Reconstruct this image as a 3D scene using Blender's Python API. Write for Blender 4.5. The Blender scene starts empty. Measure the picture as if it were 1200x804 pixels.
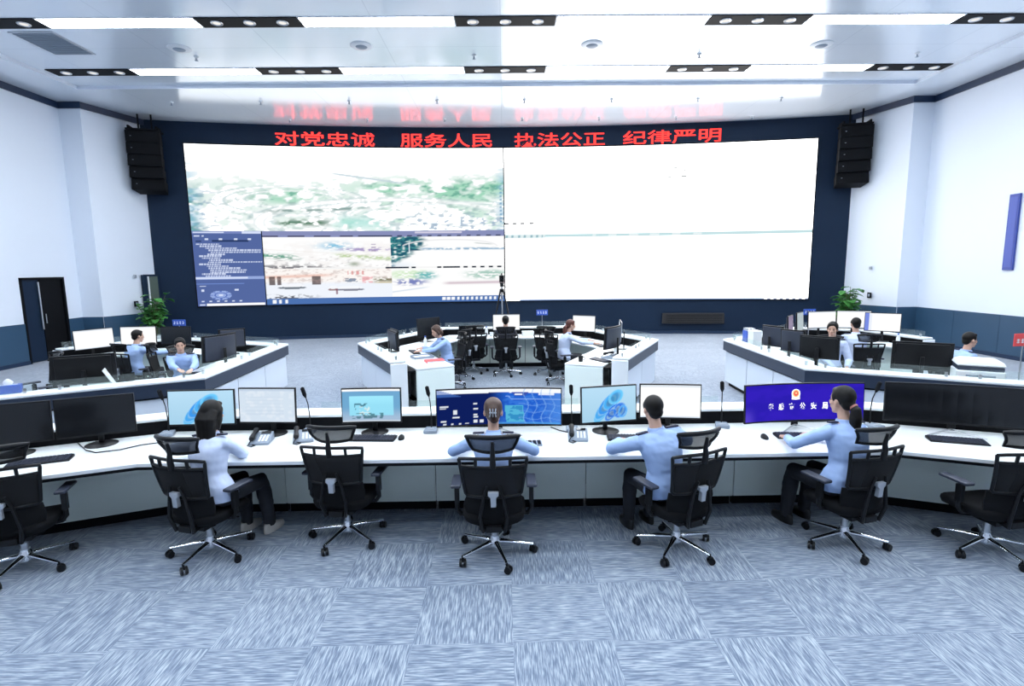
import bpy, bmesh, math, random
import numpy as np
from mathutils import Vector, Matrix, Euler, noise as mnoise

# ------------------------------------------------------------------ scene, camera, light, exposure
SC = bpy.context.scene
COL = SC.collection
PI = math.pi
random.seed(7)
rng = np.random.default_rng(11)

SC.view_settings.view_transform = 'Standard'
SC.view_settings.look = 'None'
SC.view_settings.exposure = 0.45
SC.view_settings.gamma = 1.0
SC.view_settings.use_curve_mapping = False
SC.cycles.use_denoising = True
SC.cycles.max_bounces = 8
SC.cycles.diffuse_bounces = 4
SC.cycles.glossy_bounces = 4
SC.cycles.transparent_max_bounces = 16
SC.cycles.sample_clamp_indirect = 6.0

F_PX, PITCH, YAW, ROLL, EYE = 635.0, math.radians(7.9), math.radians(.8), math.radians(.65), 2.33
fwd = Vector((math.sin(YAW)*math.cos(PITCH), math.cos(YAW)*math.cos(PITCH), -math.sin(PITCH)))
r0 = fwd.cross(Vector((0, 0, 1))).normalized(); u0 = r0.cross(fwd)
rt = math.cos(ROLL)*r0 - math.sin(ROLL)*u0
up = math.cos(ROLL)*u0 + math.sin(ROLL)*r0
cam_d = bpy.data.cameras.new('camera'); cam_d.sensor_width = 36.0; cam_d.lens = F_PX/1200*36
cam_d.clip_start = .05; cam_d.clip_end = 200
cam = bpy.data.objects.new('camera', cam_d); COL.objects.link(cam)
cam.matrix_world = Matrix(((rt.x, up.x, -fwd.x, 0), (rt.y, up.y, -fwd.y, 0), (rt.z, up.z, -fwd.z, EYE), (0, 0, 0, 1)))
SC.camera = cam

world = bpy.data.worlds.new('world'); SC.world = world; world.use_nodes = True
world.node_tree.nodes['Background'].inputs[0].default_value = (.55, .65, .85, 1)
world.node_tree.nodes['Background'].inputs[1].default_value = .15

LAMP = 24.0         # brightness of the white strips in the ceiling
LAMP_COL = (.86, .93, 1.0)
DOWN = .7         # brightness of the small downlights
SCREEN = .75        # brightness of the video wall
MON = .75          # brightness of the desk monitors

# ------------------------------------------------------------------ materials
def new_mat(name):
    m = bpy.data.materials.new(name); m.use_nodes = True
    nt = m.node_tree; nt.nodes.clear()
    out = nt.nodes.new('ShaderNodeOutputMaterial')
    return m, nt, out
def mat(name, col, rough=.5, metal=0.0, spec=.5, coat=0.0, var=0.0, vscale=8.0, bump=0.0, bscale=60.0):
    m, nt, out = new_mat(name)
    b = nt.nodes.new('ShaderNodeBsdfPrincipled')
    b.inputs['Base Color'].default_value = (*col, 1)
    b.inputs['Roughness'].default_value = rough
    b.inputs['Metallic'].default_value = metal
    b.inputs['Specular IOR Level'].default_value = spec
    b.inputs['Coat Weight'].default_value = coat
    tc = nt.nodes.new('ShaderNodeTexCoord')
    if var:
        n = nt.nodes.new('ShaderNodeTexNoise'); n.inputs['Scale'].default_value = vscale
        nt.links.new(tc.outputs['Object'], n.inputs['Vector'])
        mx = nt.nodes.new('ShaderNodeMix'); mx.data_type = 'RGBA'
        mx.inputs[6].default_value = (*[c*(1-var) for c in col], 1)
        mx.inputs[7].default_value = (*[min(1, c*(1+var)) for c in col], 1)
        nt.links.new(n.outputs['Fac'], mx.inputs[0]); nt.links.new(mx.outputs[2], b.inputs['Base Color'])
    if bump:
        n2 = nt.nodes.new('ShaderNodeTexNoise'); n2.inputs['Scale'].default_value = bscale
        nt.links.new(tc.outputs['Object'], n2.inputs['Vector'])
        bp = nt.nodes.new('ShaderNodeBump'); bp.inputs['Strength'].default_value = bump
        nt.links.new(n2.outputs['Fac'], bp.inputs['Height']); nt.links.new(bp.outputs[0], b.inputs['Normal'])
    nt.links.new(b.outputs[0], out.inputs[0])
    return m
def emat(name, col, strength):
    m, nt, out = new_mat(name)
    e = nt.nodes.new('ShaderNodeEmission'); e.inputs[0].default_value = (*col, 1); e.inputs[1].default_value = strength
    nt.links.new(e.outputs[0], out.inputs[0]); return m
def screen_mat(name, strength):
    """a lit display: the picture lives in the mesh's colour attribute"""
    m, nt, out = new_mat(name)
    a = nt.nodes.new('ShaderNodeAttribute'); a.attribute_name = 'picture'
    e = nt.nodes.new('ShaderNodeEmission'); e.inputs[1].default_value = strength
    nt.links.new(a.outputs['Color'], e.inputs[0]); nt.links.new(e.outputs[0], out.inputs[0]); return m
def clear_mat(name, tint, fac, rough=.05, base=None):
    """part see-through, part surface (woven mesh, glass screens)"""
    m, nt, out = new_mat(name)
    t = nt.nodes.new('ShaderNodeBsdfTransparent'); t.inputs[0].default_value = (*tint, 1)
    b = nt.nodes.new('ShaderNodeBsdfPrincipled'); b.inputs['Base Color'].default_value = (*(base or (.8, .85, .9)), 1)
    b.inputs['Roughness'].default_value = rough
    mx = nt.nodes.new('ShaderNodeMixShader'); mx.inputs[0].default_value = fac
    nt.links.new(t.outputs[0], mx.inputs[1]); nt.links.new(b.outputs[0], mx.inputs[2]); nt.links.new(mx.outputs[0], out.inputs[0])
    return m

def carpet_mat():
    m, nt, out = new_mat('carpet_tiles'); N = nt.nodes.new; L = nt.links.new
    tc = N('ShaderNodeTexCoord'); sep = N('ShaderNodeSeparateXYZ'); L(tc.outputs['Object'], sep.inputs[0])
    def math_(op, a, b=None):
        n = N('ShaderNodeMath'); n.operation = op
        for i, v in enumerate((a, b)):
            if v is None: continue
            if isinstance(v, (int, float)): n.inputs[i].default_value = v
            else: L(v, n.inputs[i])
        return n.outputs[0]
    T = .63
    tx = math_('DIVIDE', math_('SUBTRACT', sep.outputs[0], .03), T); ty = math_('DIVIDE', math_('SUBTRACT', sep.outputs[1], 3.11), T)
    ix = math_('FLOOR', tx); iy = math_('FLOOR', ty)
    par = math_('FLOORED_MODULO', math_('ADD', math_('ADD', ix, iy), 1.0), 2.0)
    def streak(sx, sy, sc, seed):
        cb = N('ShaderNodeCombineXYZ')
        L(math_('MULTIPLY', sep.outputs[0], sx), cb.inputs[0]); L(math_('MULTIPLY', sep.outputs[1], sy), cb.inputs[1])
        L(math_('ADD', math_('MULTIPLY', math_('ADD', ix, math_('MULTIPLY', iy, 7.3)), 3.7), seed), cb.inputs[2])
        n = N('ShaderNodeTexNoise'); n.inputs['Scale'].default_value = sc; n.inputs['Detail'].default_value = 2.5; n.inputs['Roughness'].default_value = .55
        L(cb.outputs[0], n.inputs['Vector']); return n.outputs['Fac']
    a = streak(9, 120, 1.0, 0); b = streak(120, 9, 1.0, 5)
    mx = N('ShaderNodeMix'); mx.data_type = 'FLOAT'; L(par, mx.inputs[0]); L(b, mx.inputs[2]); L(a, mx.inputs[3])
    wn = N('ShaderNodeTexWhiteNoise'); wn.noise_dimensions = '2D'
    cb2 = N('ShaderNodeCombineXYZ'); L(ix, cb2.inputs[0]); L(iy, cb2.inputs[1]); L(cb2.outputs[0], wn.inputs['Vector'])
    v = math_('ADD', mx.outputs[0], math_('MULTIPLY', math_('SUBTRACT', wn.outputs['Value'], .5), .05))
    cr = N('ShaderNodeValToRGB'); L(v, cr.inputs[0])
    e = cr.color_ramp.elements
    e[0].position = .27; e[0].color = (.085, .118, .178, 1)
    e[1].position = .76; e[1].color = (.47, .52, .57, 1)
    e2 = e.new(.47); e2.color = (.165, .210, .285, 1)
    e3 = e.new(.56); e3.color = (.275, .325, .395, 1)
    bs = N('ShaderNodeBsdfPrincipled'); L(cr.outputs[0], bs.inputs['Base Color'])
    bs.inputs['Roughness'].default_value = .85; bs.inputs['Specular IOR Level'].default_value = .25
    bs.inputs['Sheen Weight'].default_value = .55; bs.inputs['Sheen Roughness'].default_value = .4
    bp = N('ShaderNodeBump'); bp.inputs['Strength'].default_value = .25; bp.inputs['Distance'].default_value = .004
    L(mx.outputs[0], bp.inputs['Height']); L(bp.outputs[0], bs.inputs['Normal'])
    L(bs.outputs[0], out.inputs[0]); return m

def ceiling_mat():
    """glossy white metal ceiling panels, long joints"""
    m, nt, out = new_mat('ceiling_panels'); N = nt.nodes.new; L = nt.links.new
    tc = N('ShaderNodeTexCoord')
    br = N('ShaderNodeTexBrick'); br.offset = 0; br.inputs['Scale'].default_value = 1.0
    br.inputs['Color1'].default_value = (.82, .87, .94, 1); br.inputs['Color2'].default_value = (.80, .86, .93, 1)
    br.inputs['Mortar'].default_value = (.60, .66, .74, 1); br.inputs['Mortar Size'].default_value = .006
    br.inputs['Brick Width'].default_value = 2.46; br.inputs['Row Height'].default_value = 2.5
    L(tc.outputs['Object'], br.inputs['Vector'])
    d = N('ShaderNodeBsdfPrincipled'); L(br.outputs['Color'], d.inputs['Base Color'])
    d.inputs['Roughness'].default_value = .16; d.inputs['Specular IOR Level'].default_value = .9
    d.inputs['Metallic'].default_value = .16
    L(d.outputs[0], out.inputs[0]); return m

M = {}
M['carpet'] = carpet_mat()
M['ceiling'] = ceiling_mat()
M['wall_white'] = mat('wall_white', (.76, .81, .89), .55, var=.02, vscale=.6)
M['wainscot'] = mat('wainscot', (.030, .075, .135), .35, var=.10, vscale=1.2)
M['navy'] = mat('navy_panel', (.0105, .023, .048), .5, spec=.15, var=.12, vscale=.7)
M['trim_navy'] = mat('navy_trim', (.010, .028, .070), .4)
M['black'] = mat('matt_black', (.004, .0045, .006), .6, spec=.12)
M['plastic'] = mat('black_plastic', (.005, .0055, .007), .42, spec=.28)
M['plastic_back'] = mat('charcoal_plastic', (.028, .034, .055), .42)
M['fabric'] = mat('black_fabric', (.006, .0065, .008), .9, spec=.2, bump=.25, bscale=400)
M['weave'] = clear_mat('black_mesh_weave', (1, 1, 1), .92, .9, (.004, .0045, .006))
M['weave_open'] = clear_mat('open_mesh_weave', (1, 1, 1), .66, .9, (.005, .0055, .007))
M['chrome'] = mat('polished_chrome', (.82, .84, .88), .13, 1.0)
M['steel'] = mat('brushed_steel', (.55, .57, .60), .32, 1.0)
M['silver'] = mat('silver_plastic', (.42, .45, .50), .38, .3)
M['top_white'] = mat('white_laminate', (.80, .83, .84), .32, var=.015, vscale=3)
M['panel_grey'] = mat('pale_green_grey_laminate', (.82, .90, .84), .42, var=.03, vscale=1.5)
M['panel_white'] = mat('blue_white_laminate', (.70, .76, .84), .4, var=.02, vscale=1.5)
M['strip'] = mat('dark_blue_strip', (.022, .034, .062), .4)
M['glass'] = clear_mat('clear_glass', (.96, .99, .98), .055, .02, (.75, .85, .85))
M['lamp'] = emat('lit_diffuser', LAMP_COL, LAMP)
M['down'] = emat('lit_downlight', (1, .97, .92), DOWN)
M['paper'] = mat('white_paper', (.85, .87, .90), .6)
M['grey'] = mat('grey_paint', (.26, .31, .38), .5)
M['white_plastic'] = mat('white_plastic', (.78, .80, .82), .35)
M['red'] = mat('red_plastic', (.75, .07, .07), .4)
M['blue'] = mat('blue_plastic', (.03, .09, .45), .4)
M['blue_sign'] = mat('blue_sign_panel', (.025, .055, .30), .45)
M['leaf'] = mat('leaf_green', (.075, .27, .06), .42, var=.45, vscale=9)
M['stem'] = mat('plant_stem', (.10, .12, .04), .7)
M['soil'] = mat('potting_soil', (.03, .02, .015), .95)
M['screen_off'] = mat('dark_screen', (.006, .007, .009), .16)
M['picture'] = screen_mat('lit_monitor_picture', MON)
M['wall_picture'] = screen_mat('lit_video_wall_picture', SCREEN)
M['led_red'] = emat('red_led_dots', (1.0, .035, .03), 2.2)

# ------------------------------------------------------------------ mesh helpers
class MB:
    """collects shapes for ONE mesh object"""
    def __init__(self): self.v = []; self.f = []; self.x = Matrix.Identity(4)
    def add(self, vs, fs):
        o = len(self.v); self.v += [tuple(self.x @ Vector(p)) for p in vs]; self.f += [tuple(i+o for i in q) for q in fs]; return self
    def box(self, c, s, rz=0.0, rx=0.0, ry=0.0):
        hx, hy, hz = s[0]/2, s[1]/2, s[2]/2
        R = Euler((rx, ry, rz)).to_matrix(); c = Vector(c)
        vs = [c + R @ Vector((a*hx, b*hy, d*hz)) for d in (-1, 1) for a, b in ((-1, -1), (1, -1), (1, 1), (-1, 1))]
        return self.add(vs, [(3, 2, 1, 0), (4, 5, 6, 7), (0, 1, 5, 4), (1, 2, 6, 5), (2, 3, 7, 6), (3, 0, 4, 7)])
    def prism(self, poly, z0, z1):
        n = len(poly)
        a = sum(poly[i][0]*poly[(i+1) % n][1]-poly[(i+1) % n][0]*poly[i][1] for i in range(n))
        if a < 0: poly = poly[::-1]
        vs = [(p[0], p[1], z0) for p in poly] + [(p[0], p[1], z1) for p in poly]
        fs = [tuple(range(n-1, -1, -1)), tuple(range(n, 2*n))] + [(i, (i+1) % n, n+(i+1) % n, n+i) for i in range(n)]
        return self.add(vs, fs)
    def tube(self, pts, rad, n=8, caps=True, flat=None):
        """swept round (or flattened) tube along a list of points; rad a number or list; flat = (axis, factor)"""
        pts = [Vector(p) for p in pts]; k = len(pts)
        rad = [rad]*k if isinstance(rad, (int, float)) else rad
        vs = []; ref = None
        for i, p in enumerate(pts):
            t = (pts[min(i+1, k-1)] - pts[max(i-1, 0)])
            t = t.normalized() if t.length > 1e-9 else Vector((0, 0, 1))
            if ref is None:
                ref = Vector((0, 0, 1)) if abs(t.z) < .9 else Vector((0, 1, 0))
                if flat is not None: ref = Vector(flat[0])
            a = t.cross(ref)
            if a.length < 1e-6: a = t.orthogonal()
            a.normalize(); b = a.cross(t).normalized(); ref = b
            fl = flat[1] if flat else 1.0
            for j in range(n):
                an = 2*PI*j/n
                vs.append(p + a*(math.cos(an)*rad[i]) + b*(math.sin(an)*rad[i]*fl))
        fs = [(i*n+j, i*n+(j+1) % n, (i+1)*n+(j+1) % n, (i+1)*n+j) for i in range(k-1) for j in range(n)]
        if caps: fs += [tuple(range(n-1, -1, -1)), tuple((k-1)*n+j for j in range(n))]
        return self.add(vs, fs)
    def lathe(self, prof, c=(0, 0, 0), n=20):
        """prof = [(r, z), ...] from bottom to top"""
        k = len(prof)
        vs = [(c[0]+r*math.cos(2*PI*j/n), c[1]+r*math.sin(2*PI*j/n), c[2]+z) for r, z in prof for j in range(n)]
        fs = [(i*n+j, i*n+(j+1) % n, (i+1)*n+(j+1) % n, (i+1)*n+j) for i in range(k-1) for j in range(n)]
        fs += [tuple(range(n-1, -1, -1)), tuple((k-1)*n+j for j in range(n))]
        return self.add(vs, fs)
    def ball(self, c, r, nu=14, nv=9, R=None):
        r = (r, r, r) if isinstance(r, (int, float)) else r; c = Vector(c)
        R = R or Matrix.Identity(3)
        vs = [c + R @ Vector((0, 0, -r[2]))]
        for i in range(1, nv):
            t = -PI/2 + PI*i/nv
            for j in range(nu):
                a = 2*PI*j/nu
                vs.append(c + R @ Vector((r[0]*math.cos(t)*math.cos(a), r[1]*math.cos(t)*math.sin(a), r[2]*math.sin(t))))
        vs.append(c + R @ Vector((0, 0, r[2]))); e = len(vs)-1
        fs = [(0, 1+(j+1) % nu, 1+j) for j in range(nu)]
        fs += [(1+i*nu+j, 1+i*nu+(j+1) % nu, 1+(i+1)*nu+(j+1) % nu, 1+(i+1)*nu+j) for i in range(nv-2) for j in range(nu)]
        fs += [(e, 1+(nv-2)*nu+j, 1+(nv-2)*nu+(j+1) % nu) for j in range(nu)]
        return self.add(vs, fs)
    def loft(self, rings):
        """rings of equal length, closed and capped"""
        n = len(rings[0]); vs = [p for r in rings for p in r]
        fs = [(i*n+j, i*n+(j+1) % n, (i+1)*n+(j+1) % n, (i+1)*n+j) for i in range(len(rings)-1) for j in range(n)]
        fs += [tuple(range(n-1, -1, -1)), tuple((len(rings)-1)*n+j for j in range(n))]
        return self.add(vs, fs)
    def sheet(self, grid, thick):
        """grid[i][j] of points turned into a sheet with thickness (rows share length)"""
        gi, gj = len(grid), len(grid[0]); G = [[Vector(p) for p in r] for r in grid]
        top = []; bot = []
        for i in range(gi):
            for j in range(gj):
                du = G[min(i+1, gi-1)][j]-G[max(i-1, 0)][j]; dv = G[i][min(j+1, gj-1)]-G[i][max(j-1, 0)]
                nn = du.cross(dv); nn = nn.normalized() if nn.length > 1e-9 else Vector((0, 0, 1))
                top.append(G[i][j]+nn*thick/2); bot.append(G[i][j]-nn*thick/2)
        o = gi*gj; fs = []
        for i in range(gi-1):
            for j in range(gj-1):
                a, b, c, d = i*gj+j, i*gj+j+1, (i+1)*gj+j+1, (i+1)*gj+j
                fs.append((a, d, c, b)); fs.append((o+a, o+b, o+c, o+d))
        for j in range(gj-1):
            fs.append((j, j+1, o+j+1, o+j)); k = (gi-1)*gj; fs.append((k+j+1, k+j, o+k+j, o+k+j+1))
        for i in range(gi-1):
            a, b = i*gj, (i+1)*gj; fs.append((b, a, o+a, o+b)); a, b = i*gj+gj-1, (i+1)*gj+gj-1; fs.append((a, b, o+b, o+a))
        return self.add(top+bot, fs)
    def build(self, name, m, parent=None, smooth=False, bevel=0.0, seg=2, fix=True):
        me = bpy.data.meshes.new(name); me.from_pydata(self.v, [], self.f)
        if fix:
            bm = bmesh.new(); bm.from_mesh(me); bmesh.ops.recalc_face_normals(bm, faces=bm.faces); bm.to_mesh(me); bm.free()
        me.materials.append(m)
        if smooth: me.polygons.foreach_set('use_smooth', [True]*len(me.polygons))
        o = bpy.data.objects.new(name, me); COL.objects.link(o)
        if parent is not None: o.parent = parent
        if bevel:
            b = o.modifiers.new('edges', 'BEVEL'); b.width = bevel; b.segments = seg; b.limit_method = 'ANGLE'; b.angle_limit = math.radians(40)
        if smooth and hasattr(me, 'set_sharp_from_angle'): me.set_sharp_from_angle(angle=math.radians(50))
        return o
def B(): return MB()
def tag(o, label, cat, group=None, kind=None):
    o['label'] = label; o['category'] = cat
    if group: o['group'] = group
    if kind: o['kind'] = kind
    return o
def thing(name, label, cat, loc=(0, 0, 0), rz=0.0, group=None):
    o = bpy.data.objects.new(name, None); o.empty_display_size = .2; COL.objects.link(o)
    o.location = loc; o.rotation_euler = (0, 0, rz); return tag(o, label, cat, group)
def struct(mb, name, m, smooth=False, bevel=0.0):
    o = mb.build(name, m, None, smooth, bevel); o['kind'] = 'structure'; return o
def dup(root, loc, rz, label=None, group=None):
    def cp(o, par):
        c = o.copy(); COL.objects.link(c)
        if par is not None: c.parent = par
        for ch in o.children: cp(ch, c)
        return c
    r = cp(root, None); r.location = loc; r.rotation_euler = (0, 0, rz)
    if label: r['label'] = label
    if group: r['group'] = group
    return r
def picture_grid(name, m, parent, pos, nu, nv, paint):
    """display surface: pos(u,v)->point, paint(U,V)->rgb array (v up)"""
    us = np.linspace(0, 1, nu+1); vs = np.linspace(0, 1, nv+1)
    V = [tuple(pos(u, v)) for v in vs for u in us]
    Fc = [(j*(nu+1)+i, j*(nu+1)+i+1, (j+1)*(nu+1)+i+1, (j+1)*(nu+1)+i) for j in range(nv) for i in range(nu)]
    me = bpy.data.meshes.new(name); me.from_pydata(V, [], Fc); me.materials.append(m)
    U, W = np.meshgrid(us, vs); rgb = np.clip(paint(U, W), 0, 4)
    at = me.color_attributes.new('picture', 'FLOAT_COLOR', 'POINT')
    d = np.ones((len(V), 4), np.float32); d[:, :3] = rgb.reshape(-1, 3); at.data.foreach_set('color', d.ravel())
    o = bpy.data.objects.new(name, me); COL.objects.link(o); o.parent = parent
    return o
def s2l(r, g, b):
    return np.array([((c/255)/12.92 if c/255 <= .04045 else ((c/255+.055)/1.055)**2.4) for c in (r, g, b)])
def text_mesh(txt, size, stretch=1.0, bold=0.0, depth=.01, align='LEFT'):
    """letters as mesh data (x right, y up), read from a text curve"""
    c = bpy.data.curves.new('letters', 'FONT'); c.body = txt; c.size = size; c.extrude = depth/2; c.offset = bold; c.align_x = align
    o = bpy.data.objects.new('letters', c); COL.objects.link(o)
    bpy.context.view_layer.update()
    me = bpy.data.meshes.new_from_object(o.evaluated_get(bpy.context.evaluated_depsgraph_get()))
    vs = [(v.co.x*stretch, v.co.y, v.co.z) for v in me.vertices]; fs = [tuple(p.vertices) for p in me.polygons]
    bpy.data.objects.remove(o); bpy.data.curves.remove(c); bpy.data.meshes.remove(me)
    return vs, fs
# ------------------------------------------------------------------ the room
ORD = ['first', 'second', 'third', 'fourth', 'fifth', 'sixth', 'seventh', 'eighth', 'ninth', 'tenth']
XW, XB, XE, YF, YB = 12.25, 11.65, 11.10, 15.9, -9.0     # side wall, stepped-in wall, its far end, the step, rear wall
WZ, CZ, TZ = 1.05, 7.0, 7.08                             # wainscot top, ceiling border, raised ceiling field
RA, CXA, CYA = 49.0, .05, -30.0                          # the gentle curve of the far wall
def arc(x, off=0.0, z=0.0):
    a = math.asin((x-CXA)/RA); r = RA-off
    return Vector((CXA+r*math.sin(a), CYA+r*math.cos(a), z))
YE = arc(XE).y

mb = B(); mb.box((0, 5.5, -.1), (27, 31, .2)); struct(mb, 'floor', M['carpet'])
DY0, DY1, DH = 13.96, 15.36, 2.22                        # doorway in the left wall
def wallbox(mb, p, q, z0, z1, t, side):
    """upright slab along p->q, thickness t behind the face; side = +1/-1 picks the hidden side"""
    p, q = Vector((*p, 0)), Vector((*q, 0)); d = (q-p).normalized(); n = Vector((-d.y, d.x, 0))*side
    mb.prism([p[:2], q[:2], (q+n*t)[:2], (p+n*t)[:2]], z0, z1)
for sx, nm in ((-1, 'wall_left'), (1, 'wall_right')):
    s = -1 if sx > 0 else 1
    A0, A1, A2, A3 = (sx*XW, YB), (sx*XW, YF), (sx*XB, YF), (sx*XE, YE+.3)
    w = B()
    if sx < 0:
        wallbox(w, A0, (sx*XW, DY0), WZ, 7.2, .2, s); wallbox(w, (sx*XW, DY0), (sx*XW, DY1), DH, 7.2, .2, s); wallbox(w, (sx*XW, DY1), A1, WZ, 7.2, .2, s)
        wallbox(w, A0, (sx*XW, DY0), 0, WZ, .2, s); wallbox(w, (sx*XW, DY1), A1, 0, WZ, .2, s)
    else:
        wallbox(w, A0, A1, 0, 7.2, .2, s)
    w.prism([(sx*(XW+.2), YF), (sx*XB, YF), (sx*XE, YE+.3), (sx*(XW+.2), YE+.3)], 0, 7.2)
    struct(w, nm, M['wall_white'])
    # dark blue wainscot panels with thin gaps
    w = B()
    segs = [(YB, DY0, 16), (DY1, YF, 1)] if sx < 0 else [(YB, YF, 18)]
    for a, b, n in segs:
        for i in range(n):
            y0, y1 = a+(b-a)*i/n, a+(b-a)*(i+1)/n
            w.box((sx*(XW-.012), (y0+y1)/2, WZ/2+.05), (.024, y1-y0-.008, WZ-.1))
    w.box((sx*(XW+XB)/2, YF-.012, WZ/2+.05), (XW-XB-.03, .024, WZ-.1))
    p, q = Vector((sx*XB, YF-.01)), Vector((sx*XE, YE)); d = q-p
    for i in range(2):
        c = p+d*(i+.5)/2; w.box((c.x-sx*.012, c.y, WZ/2+.05), (.024, d.length/2-.008, WZ-.1), rz=-math.atan2(d.x, d.y))
    struct(w, 'trim_1' if sx < 0 else 'trim_2', M['wainscot'])
    w = B()
    for a, b in ([(YB, DY0), (DY1, YF)] if sx < 0 else [(YB, YF)]): w.box((sx*(XW-.02), (a+b)/2, .05), (.04, b-a, .1))
    w.box((sx*(XW+XB)/2, YF-.02, .05), (XW-XB+.04, .04, .1)); c = (p+q)/2
    w.box((c.x-sx*.015, c.y, .05), (.04, d.length, .1), rz=-math.atan2(d.x, d.y))
    struct(w, 'baseboard_left' if sx < 0 else 'baseboard_right', M['trim_navy'])
    # navy band under the ceiling
    w = B()
    w.box((sx*(XW-.02), (YB+YF)/2, 6.91), (.04, YF-YB, .17)); w.box((sx*(XW+XB)/2-sx*.02, YF-.02, 6.91), (XW-XB+.04, .04, .17))
    w.box((c.x-sx*.015, c.y, 6.91), (.04, d.length, .17), rz=-math.atan2(d.x, d.y))
    struct(w, 'trim_3' if sx < 0 else 'trim_4', M['trim_navy'])
w = B(); w.box((0, YB-.1, 3.6), (2*XW+.4, .2, 7.2)); struct(w, 'wall_back', M['wall_white'])
# curved dark far wall
w = B(); n = 40; xs = [-XE-.1+(2*XE+.2)*i/n for i in range(n+1)]
w.prism([arc(x)[:2] for x in xs]+[arc(x, -.4)[:2] for x in reversed(xs)], 0, 7.2)
struct(w, 'wall_far', M['navy'])
w = B(); w.prism([arc(x, .025)[:2] for x in xs]+[arc(x, -.01)[:2] for x in reversed(xs)], 0, .1); struct(w, 'baseboard_far', M['trim_navy'])
# ceiling: raised glossy field with a lower border
XT, YT = 10.9, 14.87
w = B(); w.box((0, (YT+YB)/2, TZ+.06), (2*XT, YT-YB, .12)); struct(w, 'ceiling', M['ceiling'])
w = B()
w.box((0, (YT+20)/2, CZ+.1), (2*XW+.4, 20-YT, .2))
for sx in (-1, 1): w.box((sx*(XT+XW+.2)/2, (YT+YB)/2, CZ+.1), (XW+.2-XT, YT-YB, .2))
struct(w, 'ceiling_border', M['ceiling'])
w = B(); w.box((0, YT-.006, CZ+.04), (2*XT, .012, .08))
for sx in (-1, 1): w.box((sx*(XT-.006), (YT+YB)/2, CZ+.04), (.012, YT-YB, .08))
struct(w, 'trim_5', M['wall_white'])

# ------------------------------------------------------------------ ceiling rows: white strips between black downlight panels
def strip_light(x, y, label, group):
    t = thing('ceiling_light', label, 'ceiling light', (x, y, TZ), 0, group)
    f = B()
    for s in (-1, 1): f.box((0, s*.205, -.006), (2.97, .02, .016)); f.box((s*1.475, 0, -.006), (.02, .43, .016))
    f.build('frame', M['white_plastic'], t)
    B().box((0, 0, -.003), (2.93, .39, .01)).build('diffuser', M['lamp'], t); return t
def down_panel(x, y, label, group):
    t = thing('downlight_panel', label, 'downlight', (x, y, TZ), 0, group)
    B().box((0, 0, -.008), (1.94, .42, .02)).build('panel', M['black'], t, bevel=.003)
    for k in (-1, 0, 1):
        r = B().lathe([(.075, -.022), (.105, -.034), (.115, -.024), (.115, -.016)], (k*.63, 0, 0), 20).build('downlight', M['steel'], t, True)
        B().lathe([(.07, -.026), (.07, -.02)], (k*.63, 0, 0), 16).build('lamp', M['down'], r)
    return t
rows = [(13.88, 'farther ceiling row'), (11.27, 'nearer ceiling row'), (8.66, ''), (6.05, ''), (3.44, ''), (.83, '')]
sl = dp = None
for ri, (y, nm) in enumerate(rows):
    for i, k in enumerate((-1.5, -.5, .5, 1.5)):
        lb = f'white strip light in the {nm}, {ORD[i]} one from the left wall' if nm else 'white strip light of the ceiling rows above and behind the camera'
        g = 'white strip lights in the ceiling'
        if sl is None: sl = strip_light(.1+4.93*k, y, lb, g)
        else: dup(sl, (.1+4.93*k, y, TZ), 0, lb, g)
    if nm:
        for i, k in enumerate((-2, -1, 0, 1, 2)):
            lb = f'black panel of three downlights in the {nm}, {ORD[i]} one from the left wall'
            g = 'black downlight panels in the ceiling'
            if dp is None: dp = down_panel(.1+4.93*k, y, lb, g)
            else: dup(dp, (.1+4.93*k, y, TZ), 0, lb, g)
# round ceiling speakers, sprinklers, grille
rs = None
for i, (x, y) in enumerate(((-6.9, 12.5), (-2.98, 12.42), (1.97, 12.42), (7.0, 12.5))):
    lb = f'round white ceiling speaker between the two light rows, {ORD[i]} from the left wall'
    if rs is None:
        rs = thing('ceiling_speaker', lb, 'ceiling speaker', (x, y, TZ), 0, 'round ceiling speakers')
        B().lathe([(.12, -.03), (.20, -.032), (.235, -.012), (.235, 0)], n=28).build('trim_ring', M['white_plastic'], rs, True)
        B().lathe([(.05, -.055), (.10, -.045), (.125, -.03)], n=24).build('cone', M['grey'], rs, True)
    else: dup(rs, (x, y, TZ), 0, lb)
sp = None
spk = [(-6.8, 12.97, TZ), (-.6, 12.97, TZ), (4.49, 12.97, TZ), (9.5, 13.0, TZ)]
spk += [(x, 15.98, CZ) for x in (-9.16, -6.7, -4.25, -1.8, .65, 3.1, 5.54, 7.9)]
spk += [(x, 17.88, CZ) for x in (-6.64, -4.22, -1.79, .65, 3.08, 5.52, 7.94)]
for i, (x, y, z) in enumerate(spk):
    if i < 4: lb = f'small sprinkler head between the ceiling light rows, {ORD[i]} from the left wall'
    elif i < 12: lb = f'small sprinkler head on the lower ceiling near the light rows, {ORD[i-4]} from the left wall'
    else: lb = f'small sprinkler head on the ceiling just before the video wall, {ORD[i-12]} from the left'
    if sp is None:
        sp = thing('sprinkler_head', lb, 'sprinkler', (x, y, z), 0, 'ceiling sprinkler heads')
        B().lathe([(.03, -.03), (.05, -.012), (.055, 0)], n=14).build('collar', M['white_plastic'], sp, True)
        B().tube([(0, 0, -.02), (0, 0, -.085)], .014, 8).lathe([(.012, -.098), (.04, -.09), (.04, -.084)], n=12).build('nozzle', M['grey'], sp)
    else: dup(sp, (x, y, z), 0, lb)
t = thing('ceiling_vent', 'grey slatted air vent in the ceiling near the left wall', 'vent', (-9.33, 12.22, TZ))
B().box((0, 0, -.004), (.84, 1.12, .012)).build('backing', M['grey'], t)
f = B()
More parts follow.
